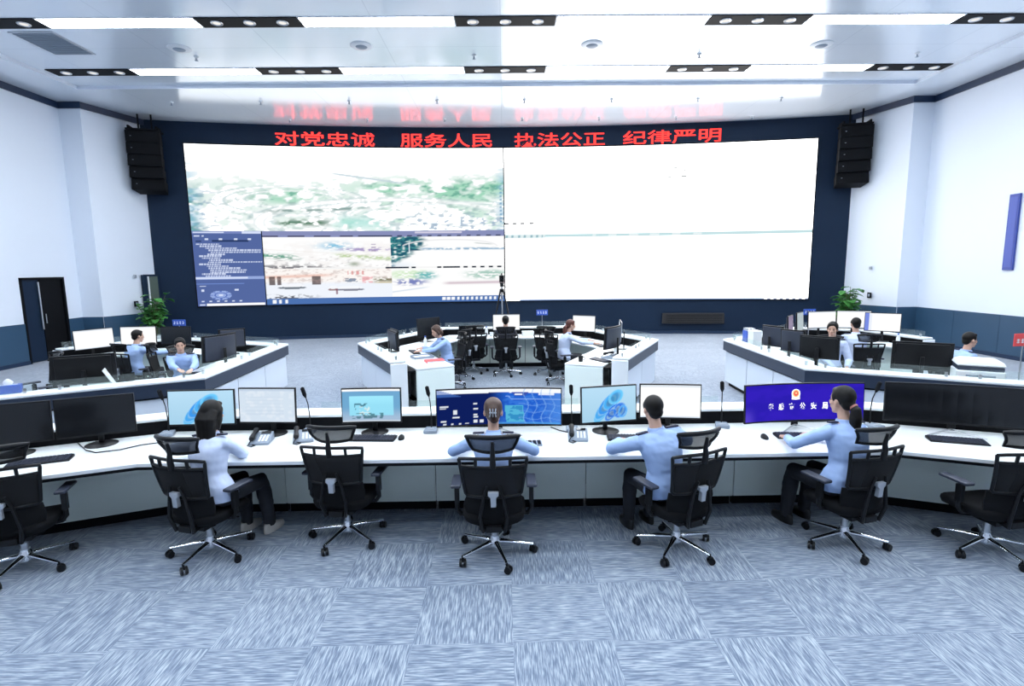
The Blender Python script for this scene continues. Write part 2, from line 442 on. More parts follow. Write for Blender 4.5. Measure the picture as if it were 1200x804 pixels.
for s in (-1, 1): f.box((s*.42, 0, -.008), (.05, 1.16, .02)); f.box((0, s*.56, -.008), (.84, .05, .02))
f.build('frame', M['silver'], t, bevel=.003)
f = B()
for k in range(13): f.box((0, -.48+k*.08, -.014), (.80, .035, .006), rx=.5)
f.build('slats', mat('vent_grey', (.40, .46, .54), .5), t)

# ------------------------------------------------------------------ doorway on the left wall, second door by the screen
x0 = -XW
w = B()
for y in (DY0+.03, DY1-.03): w.box((x0-.09, y, DH/2), (.24, .06, DH))
w.box((x0-.09, (DY0+DY1)/2, DH-.03), (.24, DY1-DY0, .06))
fr = struct(w, 'door_1', M['black'])
B().box((x0-.25, (DY0+DY1)/2, DH/2), (.02, DY1-DY0+.3, DH)).build('dark_passage', M['black'], fr)
lf = B().box((x0-.05, DY0+.33, DH/2-.02), (.05, .54, DH-.08)).build('door_leaf', M['navy'], fr, bevel=.004)
B().tube([(x0+.03, DY0+.53, .85), (x0+.03, DY0+.53, 2.1)], .022, 8).build('pull_handle', M['steel'], lf, True)
lf = B().box((x0-.05, DY1-.42, DH/2-.02), (.05, .70, DH-.08)).build('door_leaf', M['black'], fr, bevel=.004)
B().tube([(x0+.012, DY0+.68, 1.0), (x0+.012, DY0+.68, 1.25)], .012, 8).build('lever_handle', M['steel'], lf, True)
a = -math.atan2(-XE+XB, YE-YF)       # stepped wall runs slightly inwards
dirb = Vector((-XE+XB, YE-YF, 0)).normalized(); nb = Vector((dirb.y, -dirb.x, 0))
def onb(s, off, z): v = Vector((-XB, YF, 0))+dirb*s+nb*off; return (v.x, v.y, z)
w = B(); w.box(onb(1.38, .03, 1.12), (.06, .16, 2.24), rz=a); w.box(onb(1.86, .03, 1.12), (.06, .05, 2.24), rz=a); w.box(onb(1.62, .03, 2.22), (.06, .5, .06), rz=a)
fr = struct(w, 'door_2', M['navy'])
B().box(onb(1.50, .035, 1.10), (.05, .05, 2.18), rz=a).build('door_edge', M['white_plastic'], fr)
B().box(onb(1.68, .025, 1.10), (.04, .32, 2.18), rz=a).build('glass_leaf', mat('dim_green_glass', (.10, .13, .11), .12), fr)

# small boxes on the walls
def socket(nm, label, cat, x, y, z, col, s=.14, rz=0.0):
    t = thing(nm, label, cat, (x, y, z), rz)
    B().box((0, 0, 0), (.03, s, s)).build('case', M[col], t, bevel=.006)
    B().box((0, 0, 0), (.036, s*.55, s*.5)).build('face', M['grey'], t, bevel=.004)
lx = lambda y: XB+(XE-XB)*(y-YF)/(YE-YF)-.015
socket('wall_box', 'small dark socket box on the left wall by the plant', 'wall box', -lx(16.9), 16.9, 1.36, 'black', .17)
socket('wall_sensor', 'tiny grey sensor high above the socket on the left wall', 'sensor', -lx(16.95), 16.95, 2.2, 'silver', .10)
socket('wall_box', 'small dark socket box on the right wall above the plant', 'wall box', lx(16.75), 16.75, 1.36, 'black', .17)
socket('wall_sensor', 'tiny grey sensor high above the socket on the right wall', 'sensor', lx(16.78), 16.78, 2.2, 'silver', .10)
t = thing('wall_sign', 'tall dark blue sign panel on the right wall', 'sign', (XW-.03, 13.07, 3.04))
B().box((0, 0, 0), (.05, .27, 1.80)).build('panel', M['blue_sign'], t, bevel=.006)
B().box((-.027, 0, 0), (.006, .19, 1.66)).build('face', mat('blue_sign_face', (.035, .075, .38), .4), t)
t = thing('grille_box', 'long dark brown grille low on the far wall under the screen', 'grille', (*arc(6.5, .10)[:2], .54), -math.asin(6.5/RA))
B().box((0, 0, 0), (2.06, .10, .36)).build('case', mat('dark_brown_metal', (.020, .017, .016), .45), t, bevel=.01)
g = B()
for k in range(5): g.box((.03, -.053, -.12+k*.06), (1.86, .012, .022))
g.build('slats', M['plastic'], t)
# ------------------------------------------------------------------ the video wall
def nz(U, V, sx, sy, seed, octv=3):
    """cheap value noise on a grid, 0..1"""
    r = np.random.default_rng(seed); out = np.zeros_like(U); amp = 1; tot = 0
    for o in range(octv):
        gx, gy = int(sx*2**o)+2, int(sy*2**o)+2; g = r.random((gy+1, gx+1))
        x = np.clip(U, 0, .9999)*(gx-1); y = np.clip(V, 0, .9999)*(gy-1); i = x.astype(int); j = y.astype(int); fx = x-i; fy = y-j
        fx = fx*fx*(3-2*fx); fy = fy*fy*(3-2*fy)
        out += amp*((g[j, i]*(1-fx)+g[j, i+1]*fx)*(1-fy)+(g[j+1, i]*(1-fx)+g[j+1, i+1]*fx)*fy); tot += amp; amp *= .6
    return out/tot
def fill(img, mask, col, a=1.0):
    m = (mask*a)[..., None] if mask.dtype != bool else (mask.astype(float)*a)[..., None]
    img[:] = img*(1-m)+np.array(col)*m
def rect(U, V, a, b, c, d): return (U >= a) & (U <= b) & (V >= c) & (V <= d)
def sm(x, a, b): t = np.clip((x-a)/(b-a), 0, 1); return t*t*(3-2*t)
LX0, LX1, RX0, RX1 = -10.02, .03, .07, 10.12
Z0, Z1, ZL, ZR = 1.19, 6.32, 3.62, 3.80
t = thing('video_wall', 'huge gently curved video wall with camera pictures left and white pages right', 'video wall', arc(.05, .06, Z0))
vw_o = Vector(t.location)
bx = B(); xs = [LX0-.03+(RX1-LX0+.06)*i/40 for i in range(41)]
bx.x = Matrix.Translation(-vw_o)
bx.prism([arc(x, .055)[:2] for x in xs]+[arc(x, .0)[:2] for x in reversed(xs)], Z0-.03, Z1+.03)
bx.build('cabinet', M['black'], t)
def wall_pic(name, xa, xb, za, zb, nu, nv, paint):
    return picture_grid(name, M['wall_picture'], t, lambda u, v: arc(xa+(xb-xa)*u, .062, za+(zb-za)*v)-vw_o, nu, nv, paint)
white = np.array([1., 1., 1.])
def p_aerial(U, V):
    img = np.ones(U.shape+(3,))*np.array([.98, 1.0, 1.0])
    n = nz(U, V, 9, 4, 3); n2 = nz(U, V, 22, 14, 4); n3 = nz(U, V, 55, 34, 5, 2); n4 = nz(U, V, 14, 26, 6)
    land = sm(V, .74, .50)
    fill(img, land*.35, (.86, .93, .93))
    green = sm(n*.6+n2*.4, .52, .62)*land*(.45+.55*sm(U, .3, .6))
    band = np.exp(-((V-(.50-.06*(U-.8)**2*4))/.10)**2)*sm(U, .5, .65)
    roundp = np.exp(-(((U-.31)/.13)**2+((V-.42)/.10)**2)**2)
    gr = np.clip(green*.55+band*.8*sm(n2, .35, .6)+roundp*.7*sm(n2, .42, .6), 0, 1)
    fill(img, gr*.8, (.20, .60, .38))
    fill(img, gr*sm(n3, .52, .66)*.6, (.05, .28, .22))
    # pale loops of road
    for cx, cy, rx, ry in ((.30, .36, .22, .17), (.30, .38, .15, .10), (.62, .10, .42, .28), (.85, .2, .35, .14)):
        d = np.abs(np.sqrt(((U-cx)/rx)**2+((V-cy)/ry)**2)-1); fill(img, np.exp(-(d/.10)**2)*land*.8, (.97, .98, .98)); fill(img, np.exp(-((d-.09)/.022)**2)*land*.6*sm(n3, .25, .5), (.42, .58, .60)); fill(img, np.exp(-((d-.035)/.012)**2)*land*.35, (.62, .72, .76))
    d = np.abs(V-(.70-.9*(U-.42)*.55)); fill(img, np.exp(-(d/.012)**2)*sm(U, .42, .46)*sm(U, .75, .6), (.55, .66, .72))
    d = np.abs(V-(.24+.16*(U-.30)+.4*(U-.42)**2)); fill(img, np.exp(-(d/.016)**2)*sm(U, .2, .26)*sm(U, .58, .5)*sm(n3, .3, .5), (.20, .32, .30))
    fill(img, np.exp(-((V-.10)/.04)**2)*sm(U, .24, .28)*sm(U, .46, .38)*sm(n3, .3, .5), (.08, .20, .12))
    fill(img, sm(n3, .64, .74)*sm(V, .45, .3)*.30, (.25, .38, .36)); fill(img, np.exp(-((V-.10)/.08)**2)*sm(U, .40, .48)*sm(U, .66, .56)*sm(n2, .4, .55)*.7, (.35, .75, .68))
    city = sm(n3, .56, .64)*np.maximum(sm(U, .58, .75)*sm(V, .30, .1), sm(U, .12, .02)*sm(V, .55, .4))
    fill(img, city*.7, (.30, .42, .58))
    edge = sm(U, .06, 0)*sm(V, .62, .4); fill(img, edge*sm(n2, .4, .6)*.8, (.05, .30, .30))
    sky = nz(U, V, 5, 3, 9); fill(img, sm(V, .6, .9)*.12*sky, (.70, .93, .98))
    fill(img, (sm(U, .05, 0)+sm(U, .96, 1))*.5*sm(n4, .4, .6)*sm(V, .9, .6), (.25, .55, .75))
    fill(img, rect(U, V, .985, .996, .1, .55)*(np.sin(V*140) > 0), (.15, .35, .55), .8)
    return img+1.1*sm(img.min(axis=2), .86, .99)[..., None]
def p_panel(U, V):
    img = np.ones(U.shape+(3,))*np.array(s2l(84, 104, 160))
    L = np.array(s2l(215, 225, 250)); r = np.random.default_rng(5)
    fill(img, rect(U, V, 0, 1, .962, 1), s2l(120, 135, 190)); fill(img, rect(U, V, .02, .45, .972, .992), L); fill(img, rect(U, V, .72, .99, .965, .995), L)
    fill(img, rect(U, V, .03, .10, .925, .945), L); fill(img, rect(U, V, .14, .16, .925, .945), L)
    for u in (.18, .38, .60, .80): fill(img, rect(U, V, u, u+.045, .882, .905), L)
    fill(img, rect(U, V, .28, .80, .855, .877), (.02, .04, .12)); fill(img, rect(U, V, .05, .12, .858, .874), (.02, .04, .12))
    y = .83
    for k, (ind, ln) in enumerate(((.05, .32), (.10, .30), (.18, .45), (.22, .75), (.25, .73), (.20, .25), (.07, .32), (.12, .25), (.22, .35), (.20, .78), (.07, .30), (.18, .30), (.20, .45), (.22, .52), (.22, .50), (.10, .35), (.15, .35), (.2, .55))):
        m = rect(U, V, ind, ind+ln, y-.013, y+.006) & (np.sin(U*170+k*2) > -.75); fill(img, m, L, .85); y -= .0265
    fill(img, rect(U, V, .0, 1, .360, .395), s2l(150, 170, 220)); fill(img, rect(U, V, 0, .75, .368, .39), L)
    fill(img, rect(U, V, .0, .70, .300, .306), s2l(120, 150, 220)); fill(img, rect(U, V, .05, .13, .262, .272), L)
    fill(img, rect(U, V, .07, .10, .20, .225), L); fill(img, rect(U, V, .55, .60, .205, .225), L)
    d = np.sqrt(((U-.34)/.155)**2+((V-.145)/.062)**2); fill(img, (d < 1), s2l(150, 172, 225)); fill(img, (d < .62) & (d > .5), s2l(80, 105, 180)); fill(img, d < .22, L)
    fill(img, (d < .98) & (d > .70) & (np.abs(np.sin(np.arctan2(V-.145, (U-.34)*.4)*4)) < .35), s2l(90, 115, 190))
    for u in (.06, .17, .28, .39, .50, .61): fill(img, rect(U, V, u, u+.035, .055, .075), L)
    fill(img, rect(U, V, .13, .985, .004, .036), (1, 1, 1)); fill(img, rect(U, V, .03, .1, .008, .028), L)
    return img
def p_street1(U, V):
    img = np.ones(U.shape+(3,))*.98; n = nz(U, V, 10, 6, 21); n3 = nz(U, V, 34, 26, 22, 2)
    fill(img, sm(n, .45, .6)*sm(V, .95, .7)*.35, (.85, .80, .78))
    fill(img, np.exp(-(((U-.55)/.12)**2+((V-.72)/.12)**2))*sm(n3, .3, .5), (.25, .55, .75))
    fill(img, np.exp(-(((U-.80)/.22)**2+((V-.60)/.07)**2)**2)*sm(n3, .4, .6)*.85, (.30, .22, .50))
    fill(img, rect(U, V, .84, .88, .5, .78)*(np.sin(V*60) > 0), (.35, .28, .45), .7)
    fill(img, (np.exp(-((V-(.40-.28*(U-.62)))/.07)**2)*sm(U, .5, .62)*sm(n3, .3, .55))*.85, (.45, .62, .28))
    fill(img, (np.exp(-((V-(.40-.32*(U-.1)))/.08)**2)*sm(U, .32, .2)*sm(n3, .35, .55))*.95, (.06, .32, .20))
    fill(img, sm(V, .18, .05)*sm(U, .62, .3)*sm(n3, .42, .55)*.9, (.12, .12, .14))
    fill(img, np.exp(-(((U-.70-.1*0)/.045)**2+((V-.13)/.07)**2)), (.25, .32, .22), .8)
    fill(img, np.exp(-((V-(.62-.25*U))/.012)**2)*.5, (.8, .75, .7)); fill(img, sm(n3, .62, .74)*sm(V, .5, .3)*.40, (.35, .33, .36))
    return img
def p_street2(U, V):
    img = np.ones(U.shape+(3,))*np.array([.86, .90, .97]); n3 = nz(U, V, 34, 22, 32, 2); n = nz(U, V, 8, 6, 33)
    fill(img, sm(V, .45, .6), (.97, .93, .90))
    fill(img, np.exp(-((V-.72-.1*U)/.05)**2)*sm(U, .6, .4), (.80, .42, .32), .7)
    for u, w_ in ((.03, .04), (.09, .03), (.36, .035), (.40, .03)): fill(img, rect(U, V, u, u+w_, .45, .74), (.10, .07, .07), .9)
    fill(img, rect(U, V, .62, .72, .52, .66)*(n3 > .45), (.12, .20, .32), .85); fill(img, rect(U, V, .64, .78, .78, .90)*(np.sin(U*150) > 0), (.75, .25, .25), .8)
    fill(img, rect(U, V, .76, .84, .50, .70)*(n3 > .4), (.85, .30, .35), .7)
    fill(img, np.exp(-((V-(.60-.06*(U-.85)))/.07)**2)*sm(U, .83, .88)*sm(n3, .3, .5), (.14, .16, .06)); fill(img, np.exp(-((V-.50)/.02)**2)*sm(U, .82, .9), (.55, .42, .10), .8)
    for cx, cy, rx, c in ((.20, .36, .11, (.06, .09, .12)), (.66, .27, .11, (.12, .12, .18)), (.52, .28, .04, (.25, .12, .12))):
        d = ((U-cx)/rx)**2+((V-cy)/.045)**2; fill(img, d < 1, c, .85); fill(img, ((U-cx)/(rx*.9))**2+((V-cy-.07)/.05)**2 < 1, (.93, .95, 1), .9)
    fill(img, rect(U, V, .545, .56, .12, .30), (.2, .05, .1), .8)
    fill(img, sm(V, .18, .06)*sm(U, .48, .2)*sm(n3, .5, .6), (.06, .06, .08), .9)
    fill(img, sm(n3, .58, .70)*sm(V, .42, .6)*.4, (.45, .32, .30))
    return img
def p_bridge(U, V):
    img = np.ones(U.shape+(3,))*.99; n3 = nz(U, V, 26, 18, 42, 2); n = nz(U, V, 9, 7, 43)
    tree = sm(.34-U+.10*n-.08*(V < .55)-.45*np.clip(.45-V, 0, 1)-.5*np.clip(V-.93, 0, 1), .06, .16)*sm(n3, .15, .45)
    fill(img, tree, (.04, .24, .26)); fill(img, tree*sm(n3, .5, .62), (.02, .10, .16))
    fill(img, np.exp(-((V-.60)/.035)**2)*sm(U, .24, .3)*sm(n3, .35, .5), (.12, .32, .52), .9)
    d = np.abs(V-(.66+.24*np.sqrt(np.clip(1-((U-.52)/.42)**2, 0, 1)))); fill(img, np.exp(-(d/.02)**2)*(np.abs(U-.52) < .42), (.80, .80, .82))
    fill(img, rect(U, V, .155, .168, .45, .82), (.9, .95, 1)); fill(img, np.exp(-((V-(.78-.3*(U-.75)))/.014)**2)*sm(U, .72, .76)*sm(U, .92, .86), (.45, .5, .5))
    fill(img, sm(V, .30, .0)*sm(U, .30, .05)*.5, (.6, .72, .85)); return img
def p_river(U, V):
    img = np.ones(U.shape+(3,))*.98; n3 = nz(U, V, 30, 22, 52, 2)
    fill(img, np.exp(-(((U-.16)/.2)**2+((V-.76)/.16)**2)**2)*sm(n3, .25, .5), (.55, .78, .45), .8)
    fill(img, np.exp(-(((U-.30)/.10)**2+((V-.72)/.14)**2)**2)*sm(n3, .2, .5), (.10, .45, .48), .9)
    fill(img, np.exp(-(((U-.16)/.15)**2+((V-.50)/.12)**2)**2)*sm(n3, .42, .58), (.10, .14, .45), .9)
    fill(img, np.exp(-(((U-.85)/.2)**2+((V-.74)/.16)**2)**2)*sm(n3, .35, .55), (.22, .48, .38), .8)
    fill(img, np.exp(-((V-(.45+.04*(U-.6)))/.045)**2)*sm(U, .42, .52), (.55, .40, .48), .8)
    d = np.abs(V-(.16+.9*U*.55)); fill(img, np.exp(-(d/.02)**2)*sm(U, .35, .25), (.45, .58, .75), .7)
    return img
def p_bar(U, V):
    img = np.ones(U.shape+(3,))*np.array(s2l(88, 130, 200))*.75
    fill(img, (np.sin(U*260) > .2) & rect(U, V, .02, .09, .25, .85), (.95, .97, 1)); fill(img, (np.sin(U*310) > -.1) & rect(U, V, .72, .99, .35, .8), (.95, .97, 1)); return img
def p_head(U, V):
    img = np.ones(U.shape+(3,))*np.array(s2l(150, 158, 205))*.8
    fill(img, rect(U, V, .0, .36, .05, .30) & (np.sin(U*60) > -.5), (.06, .06, .12)); fill(img, rect(U, V, .38, 1, .02, .30) & ((np.sin(U*150) > .1) | (rect(U, V, .4, .52, 0, 1))), (.04, .05, .1))
    fill(img, rect(U, V, .62, .82, .55, .85), (.9, .85, .95), .6); return img
dx = LX1-LX0; U1, U2 = .204, .615
zb = Z0+.20; zh = ZL-.20; zm = (zb+zh)/2-.02
wall_pic('aerial_picture', LX0, LX1, ZL, Z1, 260, 90, p_aerial)
wall_pic('software_panel', LX0, LX0+dx*U1, Z0, ZL, 100, 130, p_panel)
wall_pic('camera_picture', LX0+dx*U1+.03, LX0+dx*U2, zm, zh, 130, 56, p_street1)
wall_pic('camera_picture', LX0+dx*U1+.03, LX0+dx*U2, zb, zm, 130, 56, p_street2)
wall_pic('camera_picture', LX0+dx*U2, LX1, zm, zh, 130, 56, p_bridge)
wall_pic('camera_picture', LX0+dx*U2, LX1, zb, zm, 130, 56, p_river)
wall_pic('task_bar', LX0+dx*U1+.03, LX1, Z0, zb, 200, 8, p_bar)
wall_pic('title_bar', LX0+dx*U1+.03, LX1, zh, ZL, 240, 10, p_head)
# thin rows of marks between the stacked pictures
def p_marks(U, V):
    img = np.ones(U.shape+(3,))*.9; fill(img, (np.sin(U*150) > .0) & ~rect(U, V, .0, .42, 0, 1) & ~rect(U, V, .58, .66, 0, 1) | rect(U, V, .44, .53, 0, 1) | rect(U, V, .7, .78, 0, 1), (.03, .04, .06)); return img
picture_grid('caption_row', M['wall_picture'], t, lambda u, v: arc(LX0+dx*(U1+.1)+(LX1-LX0-dx*(U1+.1))*u, .068, zm-.03+.055*v)-vw_o, 240, 1, p_marks)
def p_page1(U, V):
    img = np.ones(U.shape+(3,))*3.6; g = s2l(190, 195, 195)
    d = np.sqrt(((U-.575)/.024)**2+((V-.655)/.05)**2); fill(img, (np.abs(d-1) < .16) & (V > .66) & (np.sin(U*900) > -.6), g); fill(img, rect(U, V, .543, .556, .575, .592) | rect(U, V, .588, .606, .575, .600), g)
    fill(img, rect(U, V, .93, .936, .84, .855) | rect(U, V, .955, .97, .42, .46) & (np.sin(V*200) > 0), s2l(235, 240, 240))
    fill(img, rect(U, V, .13, .96, .005, .018), (.03, .035, .06)); fill(img, rect(U, V, .0, .10, .0, .022) & (np.sin(U*230) > -.2), (.03, .04, .05)); return img
def p_page2(U, V):
    img = np.ones(U.shape+(3,))*3.6
    fill(img, rect(U, V, 0, 1, .83, .875), s2l(196, 224, 228)); fill(img, rect(U, V, 0, .135, .815, .875), s2l(222, 236, 238))
    fill(img, (np.sin(U*90) > .3) & rect(U, V, .30, .66, .835, .865), s2l(232, 242, 244)); fill(img, (np.sin(U*300) > .3) & rect(U, V, .0, .13, .83, .86), s2l(150, 185, 195))
    fill(img, rect(U, V, .05, .86, 0, .022), s2l(120, 150, 200)); fill(img, rect(U, V, .86, 1, 0, .022) & (np.sin(U*330) > -.3), s2l(150, 165, 205)); return img
wall_pic('white_page', RX0, RX1, ZR, Z1, 260, 110, p_page1)
wall_pic('white_page', RX0, RX1, Z0, ZR, 260, 90, p_page2)

# red running text above the screens
t = thing('led_ticker', 'red lettered LED ticker along the dark wall above the screens', 'LED sign', arc(.05, .03, 6.6))
tk_o = Vector(t.location)
bx = B(); bx.x = Matrix.Translation(-tk_o); xs = [-8.6+17.3*i/32 for i in range(33)]
bx.prism([arc(x, .03)[:2] for x in xs]+[arc(x, .005)[:2] for x in reversed(xs)], 6.37, 6.83); bx.build('display_panel', M['navy'], t)
for word, xa, xb in (('对党忠诚', -7.36, -4.22), ('服务人民', -3.38, -.33), ('执法公正', .42, 3.45), ('纪律严明', 4.05, 7.2)):
    vs, fs = text_mesh(word, .50, 1.0, .004, .01)
    mnx = min(v[0] for v in vs); mxx = max(v[0] for v in vs); mny = min(v[1] for v in vs); mxy = max(v[1] for v in vs)
    m = B(); m.add([tuple(arc(xa+(xb-xa)*(v[0]-mnx)/(mxx-mnx), .035+v[2], 6.36+.44*(v[1]-mny)/(mxy-mny))-tk_o) for v in vs], fs)
    m.build('lit_words', M['led_red'], t, fix=False)

# hanging line-array loudspeakers
def speaker_array(x, y, label, s):
    t = thing('speaker_array', label, 'loudspeaker', (x, y, 4.72), s*.28, 'hanging loudspeakers beside the screen')
    f = B(); f.box((0, 0, 1.80), (.86, .5, .05))
    for q in (-.36, .36): f.box((q, 0, 1.86), (.05, .45, .1))
    f.build('rigging_frame', M['black'], t, bevel=.005)
    for q in (-.15, .2): B().tube([(q, 0, 1.84), (q, 0, 2.28)], .025, 8).build('hanging_rod', M['black'], t)
    hs = [.35]*5; z = 1.77
    for k in range(5):
        tl = .05*k-.02; c = (0, -.02-.035*k*0, z-.17)
        b = B(); b.x = Matrix.Translation(Vector((0, .035*k*k*.35-.04*k*.4, z-.17))) @ Matrix.Rotation(-tl, 4, 'X')
        b.prism([(-.45, -.25), (.45, -.25), (.38, .25), (-.38, .25)], -.168, .168); o = b.build('cabinet', M['black'], t, bevel=.012)
        g = B(); g.x = b.x; g.box((0, -.252, 0), (.84, .012, .29)); g.build('grille', M['black'], o)
        g = B(); g.x = b.x; g.lathe([(.0001, -.006), (.022, -.004), (.022, .004)], (-.30, -.262, .0), 10); g.build('badge', M['silver'], o)
        z -= .352
    return t
speaker_array(-10.72, 17.15, 'black line array loudspeaker hanging left of the video wall', 1)
speaker_array(10.80, 17.15, 'black line array loudspeaker hanging right of the video wall', -1)
# ------------------------------------------------------------------ consoles
def offs(poly, d):
    """open polyline offset to its left side by d with mitred corners"""
    P = [Vector(p[:2]) for p in poly]; out = []
    for i, p in enumerate(P):
        a = (p-P[i-1]).normalized() if i else None; b = (P[i+1]-p).normalized() if i < len(P)-1 else None
        if a is None: a = b
        if b is None: b = a
        na, nb_ = Vector((-a.y, a.x)), Vector((-b.y, b.x)); m = (na+nb_).normalized()
        out.append(p+m*(d/max(.3, m.dot(na))))
    return out
def band(mb, poly, a, b, z0, z1):
    """slab following the polyline between two offsets (piecewise, so corners stay clean)"""
    A, Bq = offs(poly, a), offs(poly, b); n = len(A)
    vs = [(p.x, p.y, z) for z in (z0, z1) for L_ in (A, Bq) for p in L_]
    k = 2*n; fs = []
    for i in range(n-1):
        fs += [(i, i+1, n+i+1, n+i), (k+i, k+n+i, k+n+i+1, k+i+1), (i, k+i, k+i+1, i+1), (n+i, n+i+1, k+n+i+1, k+n+i)]
    fs += [(0, n, k+n, k), (n-1, k+n-1, k+2*n-1, 2*n-1)]
    return mb.add(vs, fs)
def rel(mb, o): mb.x = Matrix.Translation(-Vector(o.location)); return mb
def along(poly, off, t0=0.0):
    Q = offs(poly, off); return Q

# ---- the long front desk: polyline of its front edge, left side of the path is the far side
FD = [(-5.75, 3.26), (-3.08, 4.38), (3.36, 4.38), (6.0, 3.25)]
t = thing('console_worktop', 'long white worktop of the front desk, bent at both wings', 'worktop', (.14, 4.38, 0))
b = rel(B(), t); band(b, FD, 0, .91, .715, .75); b.build('top', M['top_white'], t, bevel=.006)
b = rel(B(), t); band(b, FD, .004, .9, .690, .7145); b.build('underside_edge', M['black'], t)
def cab_row(poly, off, cuts, z0, z1, matk, name, lab, group, thick=.035, depth=.20, gap=.008, inner=False, pg=.03):
    """row of separate cabinets along one straight run: cuts = [(segment, from, to), ...]"""
    Q = offs(poly, off); R_ = offs(poly, off+(depth if not inner else -depth)); first = None
    for i, (s, a, c) in enumerate(cuts):
        p, q = Q[s], Q[s+1]; d = (q-p); L_ = d.length; d = d.normalized(); m = (p+d*(a+c)/2)
        n = Vector((-d.y, d.x))*(1 if not inner else -1)
        o = thing(name, lab(i), 'cabinet', (m.x, m.y, 0), math.atan2(d.y, d.x), group)
        w = c-a; s_ = 1 if not inner else -1
        B().box((0, s_*(thick+depth*.2), (z0+z1)/2), (w-.12, depth*.38, z1-z0)).build('body', M['black'], o)
        B().box((0, s_*thick/2, (z0+z1)/2), (w-gap, thick, z1-z0)).build('front_panel', M[matk], o, bevel=.003)
        B().box((0, s_*(.05+depth*.15), z0/2), (w-pg, depth*.3, z0)).build('plinth', M['black'], o)
    return
S1 = offs(FD, .62)
L1 = (S1[2]-S1[1]).length; xa = S1[1].x
seam = [S1[1].x, -2.12, -.68, .77, 2.21, S1[2].x]
cuts = [(1, seam[i]-xa, seam[i+1]-xa) for i in range(5)]
for s in (0, 2):
    Ls = (S1[s+1]-S1[s]).length
    cuts += [(s, Ls*k/2, Ls*(k+1)/2) for k in range(2)]
names = ['pale front desk cabinet just right of the left bend', 'pale front desk cabinet behind the empty chair left of centre', 'pale front desk cabinet behind the middle chair',
         'pale front desk cabinet between the middle chair and the man in blue', 'pale front desk cabinet left of the right bend',
         'pale cabinet at the far end of the left desk wing', 'pale cabinet of the left desk wing beside the bend', 'pale cabinet of the right desk wing beside the bend', 'pale cabinet at the far end of the right desk wing']
cab_row(FD, .62, cuts, .10, .688, 'panel_grey', 'console_cabinet', lambda i: names[i], 'front desk cabinets')
t = thing('console_ledge', 'raised white ledge with black cable face along the front desk', 'desk ledge', (.14, 5.4, 0))
b = rel(B(), t); band(b, FD, .895, 1.17, .875, .90); b.build('cap', M['top_white'], t, bevel=.006)
b = rel(B(), t); band(b, FD, .975, 1.15, .10, .874); b.build('riser', M['black'], t)
b = rel(B(), t); band(b, FD, .912, .935, .7505, .874); b.build('cable_face', M['black'], t)
for i, (xq, w_) in enumerate(((-2.95, .5), (-1.73, .26), (-.83, .30), (.64, .2), (2.02, .3), (3.52, .3))):
    B().box((xq-.14, -.03, .955), (w_, .006, .108)).build('glass_screen', M['glass'], t)

# ---- the three rear islands: outer ledge polyline, inside on the left of the path
def island(poly, nm, dp_=1.06):
    c = sum((Vector(p) for p in poly), Vector((0, 0)))/len(poly)
    t = thing('island_ledge', f'white topped outer ledge of the {nm} island desk', 'desk ledge', (c.x, c.y, 0))
    b = rel(B(), t); band(b, poly, -.02, .25, .865, .90); b.build('cap', M['top_white'], t, bevel=.01)
    b = rel(B(), t); band(b, poly, -.012, .03, .69, .862); b.build('blue_strip', M['strip'], t, bevel=.004)
    b = rel(B(), t); band(b, poly, .045, .23, .66, .864); b.build('core', M['black'], t)
    b = rel(B(), t); band(b, poly, .235, .30, .30, .72); b.build('cable_trough', M['black'], t)
    G = offs(poly, .115)
    for i in range(len(G)-1):
        d = (G[i+1]-G[i]); n_ = max(1, round(d.length/1.5)); rz = math.atan2(d.y, d.x)
        for k in range(n_):
            m = G[i]+d*(k+.5)/n_; rel(B(), t).box((m.x, m.y, .962), (d.length/n_-.12, .008, .118), rz=rz).build('glass_screen', M['glass'], t)
    for i in range(len(G)-1):
        d = (G[i+1]-G[i]); n_ = max(1, round(d.length/1.5)); rz = math.atan2(d.y, d.x)
        for k in range(n_):
            for q in (.1, .9):
                m = G[i]+d*(k+q)/n_; rel(B(), t).box((m.x, m.y, .93), (.03, .03, .06), rz=rz).build('glass_clip', M['steel'], t)
    w = thing('island_worktop', f'white inner worktop of the {nm} island desk', 'worktop', (c.x, c.y, 0))
    b = rel(B(), w); band(b, poly, .40, dp_, .712, .75); b.build('top', M['top_white'], w, bevel=.012)
    b = rel(B(), w); band(b, poly, .31, .395, .69, .72); b.build('cable_tray', M['black'], w)
    return t, w
def island_cabs(poly, nm, words, seglist):
    Q = offs(poly, .035); i = 0
    for s in seglist:
        Ls = (Q[s+1]-Q[s]).length; n_ = max(1, round(Ls/1.15))
        for k in range(n_):
            cab_row(poly, .035, [(s, Ls*k/n_, Ls*(k+1)/n_)], .08, .658, 'panel_white', 'island_cabinet', lambda _, s=s, k=k, n_=n_: f'pale cabinet {words[s]}' + (f', {ORD[k]} of {n_}' if n_ > 1 else ''), f'outer cabinets of the {nm} island', .015, .17, .022, pg=.18)
CI = [(1.94, 8.40), (3.02, 10.55), (1.72, 13.32), (-1.58, 13.32), (-2.88, 10.62), (-1.78, 8.37)]
LI = [(-4.11, 7.33), (-4.27, 10.62), (-6.75, 11.85), (-7.90, 11.55), (-8.60, 10.40)]
LF = [(-7.0, 5.62), (-4.11, 7.33)]
RI = [(8.30, 10.30), (7.98, 11.75), (6.75, 12.40), (4.30, 10.45), (4.20, 7.38)]
RF = [(4.20, 7.38), (7.1, 5.62)]
LIp, RIp = LF+LI[1:], RI+RF[1:]
island(CI, 'centre'); island(LIp, 'left', .86); island(RIp, 'right', .86)
island_cabs(CI, 'centre', ['on the right wing of the centre island', 'behind the right wing of the centre island', 'at the back of the centre island', 'behind the left wing of the centre island', 'on the left wing of the centre island'], [0, 1, 2, 3, 4])
